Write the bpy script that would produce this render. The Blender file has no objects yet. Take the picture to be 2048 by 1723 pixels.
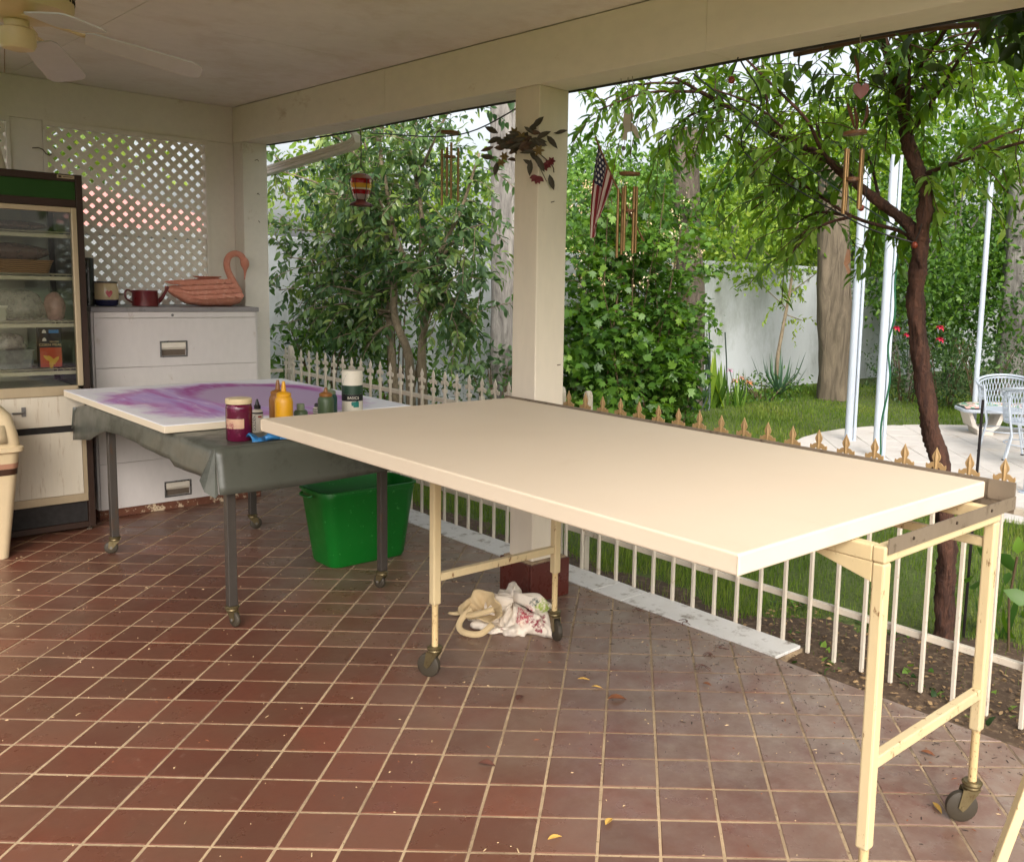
import bpy, math, random
import numpy as np
from mathutils import Matrix, Vector

# ---------------------------------------------------------------- camera, sky, sun, exposure
scene = bpy.context.scene
COL = scene.collection
random.seed(7); RNG = np.random.default_rng(11)
T = 0.183                                        # tile pitch

cam_data = bpy.data.cameras.new('camera')
cam = bpy.data.objects.new('camera', cam_data); COL.objects.link(cam)
CAM = Vector((3.68877, -3.072025, 1.631071))
RV = Vector((0.714664, 0.698811, 0.03029)); UV_ = Vector((-0.106637, 0.066053, 0.992102)); FV = Vector((-0.691291, 0.71225, -0.121725))
cam.matrix_world = Matrix(((RV.x, UV_.x, -FV.x, CAM.x), (RV.y, UV_.y, -FV.y, CAM.y), (RV.z, UV_.z, -FV.z, CAM.z), (0, 0, 0, 1)))
cam_data.sensor_fit = 'HORIZONTAL'; cam_data.sensor_width = 36
cam_data.lens = 1877.31 / 2048 * 36
cam_data.shift_x = (1024 - 1287.68) / 2048
cam_data.shift_y = -(861.5 - 792.85) / 2048
cam_data.clip_start = 0.05; cam_data.clip_end = 500
scene.camera = cam

SUN_EL, SUN_AZ = 36, 14.0                         # overcast: a broad soft sun from behind the camera
world = bpy.data.worlds.new('World'); scene.world = world; world.use_nodes = True
wn = world.node_tree; wn.nodes.clear()
sky = wn.nodes.new('ShaderNodeTexSky'); sky.sky_type = 'NISHITA'; sky.sun_disc = False
sun_vec = Vector((math.cos(math.radians(SUN_AZ - 45)) * math.cos(math.radians(SUN_EL)),
                  math.sin(math.radians(SUN_AZ - 45)) * math.cos(math.radians(SUN_EL)), math.sin(math.radians(SUN_EL))))
sky.sun_elevation = math.radians(SUN_EL); sky.sun_rotation = math.atan2(sun_vec.x, sun_vec.y)
sky.dust_density = 6.0; sky.air_density = 1.0; sky.ozone_density = 1.0
hs = wn.nodes.new('ShaderNodeHueSaturation'); hs.inputs['Saturation'].default_value = 0.32
bg = wn.nodes.new('ShaderNodeBackground'); bg.inputs['Strength'].default_value = 0.15
wo = wn.nodes.new('ShaderNodeOutputWorld')
wn.links.new(sky.outputs[0], hs.inputs['Color']); wn.links.new(hs.outputs[0], bg.inputs['Color']); wn.links.new(bg.outputs[0], wo.inputs['Surface'])
sun_d = bpy.data.lights.new('sun', 'SUN'); sun_d.energy = 0.55; sun_d.angle = math.radians(45); sun_d.color = (1.0, 0.83, 0.70)
sun_o = bpy.data.objects.new('sun', sun_d); COL.objects.link(sun_o)
sun_o.rotation_euler = (-sun_vec).to_track_quat('-Z', 'Y').to_euler(); sun_o.location = (8, -8, 12)

scene.view_settings.view_transform = 'Standard'; scene.view_settings.look = 'None'
scene.view_settings.gamma = 1.0; scene.view_settings.use_curve_mapping = False
scene.view_settings.exposure = 1.12
scene.render.engine = 'CYCLES'
scene.cycles.use_denoising = True
scene.cycles.max_bounces = 10; scene.cycles.diffuse_bounces = 6; scene.cycles.glossy_bounces = 4
scene.cycles.transmission_bounces = 8; scene.cycles.transparent_max_bounces = 12
scene.cycles.caustics_reflective = False; scene.cycles.caustics_refractive = False

# ---------------------------------------------------------------- helpers: materials
def srgb(r, g, b):
    f = lambda c: (c / 255) / 12.92 if c / 255 <= 0.04045 else (((c / 255) + 0.055) / 1.055) ** 2.4
    return (f(r), f(g), f(b))

class NT:
    """a small wrapper to write node graphs tersely"""
    def __init__(s, name):
        s.m = bpy.data.materials.new(name); s.m.use_nodes = True
        s.t = s.m.node_tree; s.t.nodes.clear()
        s.out = s.t.nodes.new('ShaderNodeOutputMaterial')
        s.b = s.t.nodes.new('ShaderNodeBsdfPrincipled'); s.t.links.new(s.b.outputs[0], s.out.inputs[0])
        s._pos = None
    def n(s, t): return s.t.nodes.new(t)
    def l(s, a, b): s.t.links.new(a, b)
    def val(s, sock, v):
        if hasattr(v, 'is_output'): s.l(v, sock)
        elif isinstance(v, (tuple, list)) and len(v) == 3 and sock.type == 'RGBA': sock.default_value = (*v, 1)
        else: sock.default_value = v
    def set(s, **k):
        for a, v in k.items(): s.val(s.b.inputs[a.replace('_', ' ')], v)
        return s
    def pos(s):
        if s._pos is None: s._pos = s.n('ShaderNodeNewGeometry').outputs['Position']
        return s._pos
    def xyz(s, v=None):
        x = s.n('ShaderNodeSeparateXYZ'); s.l(v or s.pos(), x.inputs[0]); return x.outputs
    def comb(s, x, y, z=0.0):
        c = s.n('ShaderNodeCombineXYZ')
        for i, v in enumerate((x, y, z)): s.val(c.inputs[i], v)
        return c.outputs[0]
    def mapping(s, v=None, scale=(1, 1, 1), rot=(0, 0, 0), loc=(0, 0, 0)):
        m = s.n('ShaderNodeMapping'); s.l(v or s.pos(), m.inputs[0])
        m.inputs['Scale'].default_value = scale; m.inputs['Rotation'].default_value = rot; m.inputs['Location'].default_value = loc
        return m.outputs[0]
    def noise(s, scale, detail=4, rough=0.55, v=None, dist=0.0, col=False):
        n = s.n('ShaderNodeTexNoise'); s.l(v or s.pos(), n.inputs['Vector'])
        n.inputs['Scale'].default_value = scale; n.inputs['Detail'].default_value = detail
        n.inputs['Roughness'].default_value = rough; n.inputs['Distortion'].default_value = dist
        return n.outputs['Color'] if col else n.outputs['Fac']
    def vor(s, scale, v=None, out='Distance', feat='F1'):
        n = s.n('ShaderNodeTexVoronoi'); n.feature = feat; s.l(v or s.pos(), n.inputs['Vector']); n.inputs['Scale'].default_value = scale
        return n.outputs[out]
    def math(s, op, a, b=0.0, c=0.0, clamp=False):
        m = s.n('ShaderNodeMath'); m.operation = op; m.use_clamp = clamp
        s.val(m.inputs[0], a); s.val(m.inputs[1], b); s.val(m.inputs[2], c); return m.outputs[0]
    def ramp(s, f, lo, hi, a=0.0, b=1.0):
        m = s.n('ShaderNodeMapRange'); s.val(m.inputs[0], f)
        m.inputs[1].default_value = lo; m.inputs[2].default_value = hi; m.inputs[3].default_value = a; m.inputs[4].default_value = b
        return m.outputs[0]
    def mix(s, f, a, b, mode='MIX'):
        m = s.n('ShaderNodeMix'); m.data_type = 'RGBA'; m.blend_type = mode
        s.val(m.inputs[0], f); s.val(m.inputs[6], a); s.val(m.inputs[7], b); return m.outputs[2]
    def bump(s, h, strength=0.3, dist=0.002):
        b = s.n('ShaderNodeBump'); b.inputs['Strength'].default_value = strength; b.inputs['Distance'].default_value = dist
        s.l(h, b.inputs['Height']); s.l(b.outputs[0], s.b.inputs['Normal']); return s

def mat(name, c1, c2=None, scale=6.0, rough=0.5, bump=0.0, bscale=60.0, dirt=None, damount=(0.55, 0.75), dscale=9.0, stretch=(1, 1, 1), metallic=0.0, spec=0.5, **k):
    m = NT(name); v = m.mapping(scale=stretch)
    c2 = c2 or tuple(x * 0.82 for x in c1)
    col = m.mix(m.noise(scale, 5, v=v), c1, c2)
    col = m.mix(m.ramp(m.noise(scale * 9, 3, v=v), 0.35, 0.75, 0, 0.25), col, tuple(x * 0.75 for x in c1))
    if dirt:
        col = m.mix(m.ramp(m.noise(dscale, 6, 0.7, v=v), damount[0], damount[1]), col, dirt)
    m.set(Base_Color=col, Metallic=metallic, Specular_IOR_Level=spec)
    m.set(Roughness=m.ramp(m.noise(scale * 3, 3), 0.3, 0.7, max(0.03, rough - 0.08), min(1, rough + 0.08)))
    for a, x in k.items(): m.set(**{a: x})
    if bump: m.bump(m.noise(bscale, 4), bump)
    return m.m

# ---------------------------------------------------------------- helpers: meshes and things
ORG = {}
def wrap(o, label=None, cat=None, group=None, kind=None):
    if label: o['label'] = label
    if cat: o['category'] = cat
    if group: o['group'] = group
    if kind: o['kind'] = kind
    return o
def thing(name, loc, label=None, cat=None, group=None, kind=None):
    o = bpy.data.objects.new(name, None); COL.objects.link(o); o.location = loc
    o.empty_display_size = 0.05
    ORG[o] = Vector(loc)
    return wrap(o, label, cat, group, kind)

def frame_from(d, up=Vector((0, 0, 1))):
    d = Vector(d).normalized(); a = up if abs(d.dot(up)) < 0.98 else Vector((1, 0, 0))
    s = d.cross(a).normalized(); return s, s.cross(d).normalized(), d

class MB:
    def __init__(s): s.v = []; s.f = []; s.mi = []; s.cur = 0
    def add(s, vs, fs):
        o = len(s.v); s.v += [tuple(v) for v in vs]; s.f += [tuple(i + o for i in f) for f in fs]; s.mi += [s.cur] * len(fs); return s
    def box(s, lo, hi, M=None):
        x0, y0, z0 = lo; x1, y1, z1 = hi
        vs = [Vector(p) for p in ((x0, y0, z0), (x1, y0, z0), (x1, y1, z0), (x0, y1, z0), (x0, y0, z1), (x1, y0, z1), (x1, y1, z1), (x0, y1, z1))]
        if M: vs = [M @ v for v in vs]
        return s.add(vs, [(0, 3, 2, 1), (4, 5, 6, 7), (0, 1, 5, 4), (1, 2, 6, 5), (2, 3, 7, 6), (3, 0, 4, 7)])
    def bar(s, a, b, w, h=None, up=Vector((0, 0, 1))):
        h = h or w; a = Vector(a); b = Vector(b); sd, u, d = frame_from(b - a, up)
        vs = [p + sd * (x * w / 2) + u * (y * h / 2) for p in (a, b) for x, y in ((-1, -1), (1, -1), (1, 1), (-1, 1))]
        return s.add(vs, [(0, 1, 2, 3), (7, 6, 5, 4), (0, 4, 5, 1), (1, 5, 6, 2), (2, 6, 7, 3), (3, 7, 4, 0)])
    def tube(s, pts, r, n=10, cap=True):
        pts = [Vector(p) for p in pts]; k = len(pts); r = r if hasattr(r, '__len__') else [r] * k
        vs = []; prev = None
        for i, p in enumerate(pts):
            d = (pts[min(i + 1, k - 1)] - pts[max(i - 1, 0)])
            if d.length < 1e-9: d = Vector((0, 0, 1))
            d.normalize()
            if prev is None: sd, u, _ = frame_from(d)
            else:
                u = (prev - d * prev.dot(d)); u = u.normalized() if u.length > 1e-6 else frame_from(d)[1]; sd = d.cross(u)
            prev = u
            vs += [p + (sd * math.cos(2 * math.pi * j / n) + u * math.sin(2 * math.pi * j / n)) * r[i] for j in range(n)]
        fs = [(i * n + j, i * n + (j + 1) % n, (i + 1) * n + (j + 1) % n, (i + 1) * n + j) for i in range(k - 1) for j in range(n)]
        if cap: fs += [tuple(reversed(range(n))), tuple(range((k - 1) * n, k * n))]
        return s.add(vs, fs)
    def lathe(s, prof, c=(0, 0, 0), n=24, sx=1.0, sy=1.0, M=None, cap=True):
        vs = [Vector((math.cos(2 * math.pi * j / n) * r * sx, math.sin(2 * math.pi * j / n) * r * sy, z)) for r, z in prof for j in range(n)]
        if M: vs = [M @ v for v in vs]
        vs = [v + Vector(c) for v in vs]; k = len(prof)
        fs = [(i * n + j, i * n + (j + 1) % n, (i + 1) * n + (j + 1) % n, (i + 1) * n + j) for i in range(k - 1) for j in range(n)]
        if cap: fs += [tuple(reversed(range(n))), tuple(range((k - 1) * n, k * n))]
        return s.add(vs, fs)
    def prism(s, poly, a, b):
        """poly: list of 3d points (planar); extruded from +a to +b (vectors)"""
        n = len(poly); a = Vector(a); b = Vector(b)
        vs = [Vector(p) + a for p in poly] + [Vector(p) + b for p in poly]
        return s.add(vs, [tuple(reversed(range(n))), tuple(range(n, 2 * n))] + [(i, (i + 1) % n, n + (i + 1) % n, n + i) for i in range(n)])
    def grid(s, P):
        """P: array rows x cols of points"""
        R_, C_ = len(P), len(P[0])
        return s.add([p for row in P for p in row], [(i * C_ + j, i * C_ + j + 1, (i + 1) * C_ + j + 1, (i + 1) * C_ + j) for i in range(R_ - 1) for j in range(C_ - 1)])
    def build(s, name, m, parent=None, smooth=False, bevel=0.0, bseg=2, solid=0.0, angle=40, subsurf=0, label=None, cat=None, group=None, kind=None):
        me = bpy.data.meshes.new(name); org = ORG.get(parent, Vector((0, 0, 0)))
        me.from_pydata([(v[0] - org.x, v[1] - org.y, v[2] - org.z) for v in s.v], [], s.f)
        ms = m if isinstance(m, (list, tuple)) else [m]
        for x in ms: me.materials.append(x)
        if len(ms) > 1: me.polygons.foreach_set('material_index', s.mi)
        me.validate(); me.update()
        o = bpy.data.objects.new(name, me); COL.objects.link(o)
        if parent: o.parent = parent
        ORG[o] = org
        if smooth:
            me.polygons.foreach_set('use_smooth', [True] * len(me.polygons))
            try: me.set_sharp_from_angle(angle=math.radians(angle))
            except Exception: pass
        if solid:
            md = o.modifiers.new('solid', 'SOLIDIFY'); md.thickness = solid; md.offset = 0
        if subsurf:
            md = o.modifiers.new('sub', 'SUBSURF'); md.levels = subsurf; md.render_levels = subsurf
        if bevel:
            md = o.modifiers.new('bevel', 'BEVEL'); md.width = bevel; md.segments = bseg; md.limit_method = 'ANGLE'; md.angle_limit = math.radians(35)
            md.harden_normals = False
        return wrap(o, label, cat, group, kind)

def box(name, lo, hi, m, parent=None, bevel=0.0, **k):
    return MB().box(lo, hi).build(name, m, parent, bevel=bevel, **k)
def copy_obj(o, parent, loc):
    c = o.copy(); COL.objects.link(c); c.parent = parent; c.location = loc; return c
def text_mesh(name, body, size, M, m, parent, extrude=0.0003, align='CENTER'):
    cu = bpy.data.curves.new(name, 'FONT'); cu.body = body; cu.size = size; cu.extrude = extrude; cu.align_x = align; cu.resolution_u = 3
    to = bpy.data.objects.new(name + '_src', cu); COL.objects.link(to)
    dg = bpy.context.evaluated_depsgraph_get()
    me = bpy.data.meshes.new_from_object(to.evaluated_get(dg)); bpy.data.objects.remove(to)
    org = ORG.get(parent, Vector((0, 0, 0)))
    me.transform(Matrix.Translation(-org) @ M)
    me.materials.clear(); me.materials.append(m)
    o = bpy.data.objects.new(name, me); COL.objects.link(o); o.parent = parent; ORG[o] = org
    return o
def spline(pts, n=6):
    """Catmull-Rom through the points"""
    P = [Vector(p) for p in pts]; P = [P[0] * 2 - P[1]] + P + [P[-1] * 2 - P[-2]]; out = []
    for i in range(1, len(P) - 2):
        for k in range(n):
            t = k / n; a, b, c, d = P[i - 1:i + 3]
            out.append(0.5 * ((2 * b) + (c - a) * t + (2 * a - 5 * b + 4 * c - d) * t * t + (3 * b - a - 3 * c + d) * t ** 3))
    out.append(P[-2]); return out
def clip(poly, px, py, nx, ny):
    """keep the part of a 2-D polygon with (p - (px,py)).(nx,ny) <= 0"""
    out = []
    for i in range(len(poly)):
        a, b = poly[i], poly[(i + 1) % len(poly)]
        da = (a[0] - px) * nx + (a[1] - py) * ny; db = (b[0] - px) * nx + (b[1] - py) * ny
        if da <= 0: out.append(a)
        if (da < 0 < db) or (db < 0 < da):
            t = da / (da - db); out.append((a[0] + (b[0] - a[0]) * t, a[1] + (b[1] - a[1]) * t))
    return out
def area(poly): return abs(sum(poly[i][0] * poly[(i + 1) % len(poly)][1] - poly[(i + 1) % len(poly)][0] * poly[i][1] for i in range(len(poly)))) / 2
def slab_poly(mb, poly, z0, z1, ch=0.003):
    """a tile: polygon with a chamfered top edge"""
    cx = sum(p[0] for p in poly) / len(poly); cy = sum(p[1] for p in poly) / len(poly); n = len(poly)
    rr = max(math.hypot(p[0] - cx, p[1] - cy) for p in poly); k = max(0.2, 1 - ch * 1.4 / rr)
    vs = [(p[0], p[1], z0) for p in poly] + [(p[0], p[1], z1 - ch * 0.7) for p in poly] + [(cx + (p[0] - cx) * k, cy + (p[1] - cy) * k, z1) for p in poly]
    fs = [tuple(range(2 * n, 3 * n))]
    for i in range(n):
        j = (i + 1) % n; fs += [(i, j, n + j, n + i), (n + i, n + j, 2 * n + j, 2 * n + i)]
    return mb.add(vs, fs)
def visible(p):
    d = Vector(p) - CAM; z = d.dot(FV)
    if z < 0.1: return None
    u = 1287.68 + 1877.31 * d.dot(RV) / z; v = 792.85 - 1877.31 * d.dot(UV_) / z
    return (u, v, z) if -60 < u < 2108 and -60 < v < 1783 else None
# ---------------------------------------------------------------- materials of the setting
def make_tile_mat():
    m = NT('quarry_tile')
    g = m.mapping(rot=(0, 0, math.radians(45)), scale=(1, 1, 1), loc=(0, 0, 0))
    s = m.n('ShaderNodeVectorMath'); s.operation = 'SUBTRACT'; m.l(m.pos(), s.inputs[0]); s.inputs[1].default_value = (GX, GY, 0)
    g = m.mapping(s.outputs[0], rot=(0, 0, math.radians(45)), scale=(1, 1, 1))
    sc = m.n('ShaderNodeVectorMath'); sc.operation = 'SCALE'; m.l(g, sc.inputs[0]); sc.inputs['Scale'].default_value = 1 / T
    fl = m.n('ShaderNodeVectorMath'); fl.operation = 'FLOOR'; m.l(sc.outputs[0], fl.inputs[0])
    x = m.xyz(fl.outputs[0]); cell = m.comb(x[0], x[1], 0.0)
    w = m.n('ShaderNodeTexWhiteNoise'); m.l(cell, w.inputs['Vector'])
    rnd = w.outputs['Value']
    base = m.mix(rnd, srgb(114, 67, 51), srgb(92, 55, 43))
    base = m.mix(m.ramp(m.noise(3.0, 5), 0.35, 0.7), base, srgb(100, 70, 55))
    base = m.mix(m.ramp(m.noise(34, 5, 0.7), 0.5, 0.8, 0, 0.5), base, srgb(84, 52, 42))
    w2 = m.n('ShaderNodeTexWhiteNoise'); m.l(m.comb(x[1], x[0], 3.0), w2.inputs['Vector'])
    base = m.mix(m.ramp(w2.outputs['Value'], 0.72, 1.0, 0, 0.5), base, srgb(122, 88, 72)); base = m.mix(m.ramp(w2.outputs['Value'], 0.16, 0.0, 0, 0.45), base, srgb(72, 44, 36))
    base = m.mix(m.ramp(m.noise(14, 7, 0.75, dist=.6), 0.60, 0.70, 0, 0.35), base, srgb(150, 124, 108))
    # pale dust and rain marks that gather towards the open side
    p = m.xyz(); edge = m.ramp(m.math('ADD', p[1], m.math('MULTIPLY', p[0], 0.12)), -1.5, 0.15)
    dust = m.math('MULTIPLY', edge, m.math('ADD', m.ramp(m.noise(3.2, 9, 0.72, dist=.4), 0.36, 0.66, .1, .75), m.ramp(m.noise(19, 6, 0.7), 0.45, 0.7, 0, .35)), clamp=True)
    base = m.mix(m.math('MULTIPLY', dust, 0.85), base, srgb(150, 138, 124))
    spots = m.ramp(m.noise(26, 6, 0.75), 0.66, 0.74); base = m.mix(m.math('MULTIPLY', spots, m.ramp(edge, 0.1, 1, 0.15, 0.75)), base, srgb(62, 44, 36))
    m.set(Base_Color=base, Specular_IOR_Level=0.5)
    m.set(Roughness=m.ramp(m.noise(7, 5, 0.6), 0.3, 0.7, 0.22, 0.44))
    h = m.math('ADD', m.math('MULTIPLY', m.noise(9, 3), 1.0), m.math('MULTIPLY', m.noise(120, 3), 0.15))
    m.bump(h, 0.35, 0.003)
    return m.m
GX, GY = 1.35737, -1.856016
M_tile = make_tile_mat()
def make_grout():
    m = NT('grout'); p = m.xyz()
    edge = m.ramp(m.math('ADD', p[1], m.math('MULTIPLY', p[0], 0.12)), -1.0, 0.3)
    base = m.mix(m.noise(30, 5), srgb(196, 172, 138), srgb(164, 140, 108))
    base = m.mix(m.math('MULTIPLY', edge, m.ramp(m.noise(5, 5, 0.7), 0.35, 0.6)), base, srgb(92, 80, 66))
    base = m.mix(m.ramp(m.noise(2.2, 6, 0.7), 0.46, 0.66, 0, .75), base, srgb(120, 98, 76)); base = m.mix(m.ramp(m.noise(70, 4, 0.7), 0.58, 0.70), base, srgb(104, 80, 58))
    m.set(Base_Color=base, Roughness=0.9).bump(m.noise(200, 3), 0.5, 0.002); return m.m
M_grout = make_grout()
M_marble = mat('white_slab', srgb(222, 221, 218), srgb(198, 195, 189), 8, 0.55, 0.2, 60, dirt=srgb(118, 106, 90), damount=(0.54, 0.70), dscale=11)
M_white = mat('white_paint', srgb(232, 226, 216), srgb(218, 210, 198), 3, 0.6, 0.25, 25, dirt=srgb(168, 146, 118), damount=(0.62, 0.8), dscale=5)
M_beam = mat('beam_paint', srgb(241, 233, 221), srgb(231, 221, 207), 2.5, 0.62, 0.3, 18, dirt=srgb(168, 136, 100), damount=(0.60, 0.78), dscale=3.2, stretch=(.5, 1, 1))
M_ceil = mat('ceiling_paint', srgb(238, 234, 226), srgb(226, 220, 210), 1.6, 0.75, 0.2, 14, dirt=srgb(212, 202, 186), damount=(0.5, 0.74), dscale=2.2)
M_lattice = mat('lattice_paint', srgb(238, 232, 222), srgb(226, 219, 207), 8, 0.65)
M_post = mat('post_paint', srgb(230, 219, 202), srgb(217, 204, 184), 3, 0.6, 0.3, 25, dirt=srgb(170, 146, 116), damount=(0.64, 0.8), dscale=6, stretch=(1, 1, .3))
M_basetile = mat('dark_red_tile', srgb(92, 42, 34), srgb(72, 34, 28), 6, 0.3, 0.1)
M_stucco = mat('white_stucco', srgb(192, 197, 200), srgb(172, 178, 182), 1.6, 0.85, 0.6, 40, dirt=srgb(132, 136, 130), damount=(0.48, 0.76), dscale=1.3, stretch=(1, 1, .5))
M_soil = mat('soil', srgb(92, 72, 54), srgb(58, 45, 34), 9, 0.95, 0.9, 40, dirt=srgb(126, 106, 82), damount=(0.5, 0.7), dscale=30)
M_paver = mat('pale_paver', srgb(220, 214, 206), srgb(204, 196, 187), 3, 0.75, 0.3, 40, dirt=srgb(176, 156, 136), damount=(0.56, 0.8), dscale=4)
M_pjoint = mat('paver_joint', srgb(150, 134, 116), None, 20, 0.9)
def make_lawn():
    m = NT('turf'); c = m.mix(m.noise(5, 6), srgb(76, 98, 40), srgb(104, 116, 56)); c = m.mix(m.ramp(m.noise(40, 5, 0.7), 0.45, 0.7), c, srgb(58, 66, 30))
    m.set(Base_Color=c, Roughness=0.95).bump(m.noise(90, 4), 0.8, 0.02); return m.m
M_turf = make_lawn()
M_gutter = mat('gutter_paint', srgb(234, 230, 220), srgb(216, 210, 198), 5, 0.5)
M_grime = mat('grimy_wood', srgb(112, 98, 84), srgb(84, 72, 60), 9, 0.8)

# ---------------------------------------------------------------- the setting: patio floor with single tiles
GZ = -0.06
floor = box('patio_floor', (-3.42, -4.58, -0.12), (4.7, 0.213, -0.0022), M_grout, kind='structure')
c45 = math.cos(math.pi / 4)
def g2w(a, b): return (GX + (a + b) * c45 * T, GY + (b - a) * c45 * T)
cells = []
for a in range(-34, 36):
    for b in range(-34, 40):
        g = 0.0041 / T
        poly = [g2w(a + g, b + g), g2w(a + 1 - g, b + g), g2w(a + 1 - g, b + 1 - g), g2w(a + g, b + 1 - g)]
        for q in ((0, 0.211, 0, 1), (-3.40, 0, -1, 0), (0, -4.57, 0, -1), (4.68, 0, 1, 0)):
            poly = clip(poly, *q)
            if not poly: break
        # clear of the post's plinth
        if poly and len(poly) > 2 and area(poly) > 2e-4:
            cx = sum(p[0] for p in poly) / len(poly); cy = sum(p[1] for p in poly) / len(poly)
            vis = visible((cx, cy, 0)); cells.append((vis is None, vis[2] if vis else 99, poly, len(poly) == 4 and area(poly) > 0.029, cx, cy))
cells.sort(key=lambda c: (c[0], c[1]))
proto = None; rest = MB()
for k, (hid, dep, poly, full, cx, cy) in enumerate(cells):
    dz = random.uniform(-0.0010, 0.0010)
    if k < 300 and not hid:
        if full:
            if proto is None:
                proto = slab_poly(MB(), [(p[0] - cx, p[1] - cy) for p in poly], -0.011, 0).build('tile', M_tile, floor); proto.location = (cx, cy, dz)
            else:
                t = copy_obj(proto, floor, (cx, cy, dz)); t.rotation_euler = (random.uniform(-.004, .004), random.uniform(-.004, .004), 0)
        else:
            slab_poly(MB(), [(p[0] - cx, p[1] - cy) for p in poly], -0.011, 0).build('tile', M_tile, floor).location = (cx, cy, dz)
    else:
        slab_poly(rest, poly, -0.011, dz)
rest.build('distant_tiles', M_tile, floor, kind='stuff')

# white slabs along the edge under the fence, then bare soil to the right
strip = box('edge_footing', (-3.6, 0.2135, -0.14), (1.36, 0.44, -0.012), M_grout, kind='structure')
for x0, x1 in ((-3.55, -2.6), (-2.596, -1.75), (-1.746, -0.98), (-0.976, -0.42), (-0.416, 0.164), (0.170, 0.378), (0.386, 1.355)):
    MB().prism([(x0, 0.217, 0), (x1, 0.217, 0), (x1, 0.425 - 0.02 * random.random(), 0), (x0, 0.42, 0)], (0, 0, -0.012), (0, 0, 0.002 + random.uniform(0, .003))).build('edge_slab', M_marble, strip, bevel=0.002)
ground = MB()
N = 60; gx = [-60, -30, -15] + list(np.linspace(-6, 6, N)) + [15, 30, 60]; gy = [-60, -20, -8, 0.0] + list(np.linspace(0.25, 12, N)) + [20, 35, 60]
ground.grid([[(x, y, GZ - (0.10 if (y < 0.1 and -3.6 < x < 4.8) else 0.0) + (0.012 * math.sin(x * 3.1 + y) * math.cos(y * 2.3) if 0.5 < y < 10 and -5 < x < 3.5 else 0)) for x in gx] for y in gy])
ground.build('lawn', M_turf, kind='structure', smooth=True)
soil = MB()
sx = np.linspace(-4.0, 5.0, 90); sy = np.linspace(0.20, 1.0, 14)
def soil_w(x): return 0.50 + (0.62 * min(1, max(0, (x - 0.9) / 0.9)) if x > 0.9 else 0.0) + 0.05 * math.sin(x * 7) + 0.03 * math.sin(x * 17 + 1)
soil.grid([[(x, 0.214 + (soil_w(x)) * (j / 13), GZ + 0.022 * math.sin(math.pi * min(1, j / 13 + 0.1)) + 0.014 * random.random() - (0.012 if j == 13 else 0) + (0.035 if j == 0 else 0)) for x in sx] for j, y in enumerate(sy)])
soil.build('soil_strip', M_soil, kind='structure', smooth=True)

# round paved terrace in the garden
PC, PR = (0.30, 6.25), 2.60
disc = [(PC[0] + PR * math.cos(2 * math.pi * i / 72), PC[1] + PR * math.sin(2 * math.pi * i / 72)) for i in range(72)]
pav = MB().prism([(x, y, 0) for x, y in disc], (0, 0, GZ - 0.05), (0, 0, GZ + 0.018)).build('garden_terrace', M_pjoint, kind='structure')
for a in range(-9, 10):
    for b in range(-9, 10):
        S = 0.405; g = 0.008
        q = [((a + u) * S, (b + v) * S) for u, v in ((g, g), (1 - g, g), (1 - g, 1 - g), (g, 1 - g))]
        poly = [(PC[0] + (x + y) * c45, PC[1] + (y - x) * c45) for x, y in q]
        for i in range(0, 72, 2):
            ex, ey = disc[i]; nx, ny = (ex - PC[0]) / PR, (ey - PC[1]) / PR
            poly = clip(poly, ex, ey, nx, ny)
            if len(poly) < 3: break
        if len(poly) > 2 and area(poly) > 0.004:
            slab_poly(MB(), poly, GZ, GZ + 0.026 + random.uniform(-.001, .001), 0.004).build('paver', M_paver, pav)

# ---------------------------------------------------------------- ceiling, beam, post, end wall with lattice
ceil = box('ceiling', (-3.62, -3.6, 2.806), (3.5, 0.02, 2.95), M_ceil, kind='structure')  # ceiling and roof stop short out of view to admit more sky light
xs = [-3.44, -1.24, 0.96, 3.49]; ys = [-3.59, -2.745, -1.525, -0.152]
for i in range(3):
    for j in range(3):
        box('ceiling_panel', (xs[i] + 0.0015, ys[j] + 0.0015, 2.799), (xs[i + 1] - 0.0015, ys[j + 1] - 0.0015, 2.8055), M_ceil, ceil)
beam = thing('roof_beam', (0, -0.06, 2.545), 'long cream painted beam along the open edge of the roof', 'beam')
for x0, x1 in ((-3.455, -1.30), (-1.299, 1.135), (1.1365, 3.5)):
    box('beam_board', (x0, -0.150, 2.545), (x1, 0.030, 2.798), M_beam, beam, bevel=0.004)
roof = box('roof_slab', (-3.75, -3.7, 2.951), (3.6, 0.15, 3.05), M_grime, kind='structure')
fas = thing('gutter', (0, 0.1, 2.54), 'pale gutter running along the outside of the beam', 'gutter')
MB().prism([(-3.75, 0.034, 2.56), (-3.75, 0.034, 2.94), (-3.75, 0.145, 2.94), (-3.75, 0.145, 2.64), (-3.75, 0.10, 2.56)], (0, 0, 0), (7.35, 0, 0)).build('trough', M_gutter, fas)
MB().tube(spline([(-3.4, 0.045, 2.545), (-2.2, 0.05, 2.535), (-0.9, 0.05, 2.545), (0.3, 0.05, 2.54), (1.5, 0.05, 2.548), (2.9, 0.05, 2.545)], 8), 0.006, 6).build('cable', mat('black_cable', srgb(40, 36, 32), None, 9, 0.6), fas, smooth=True)

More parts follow.
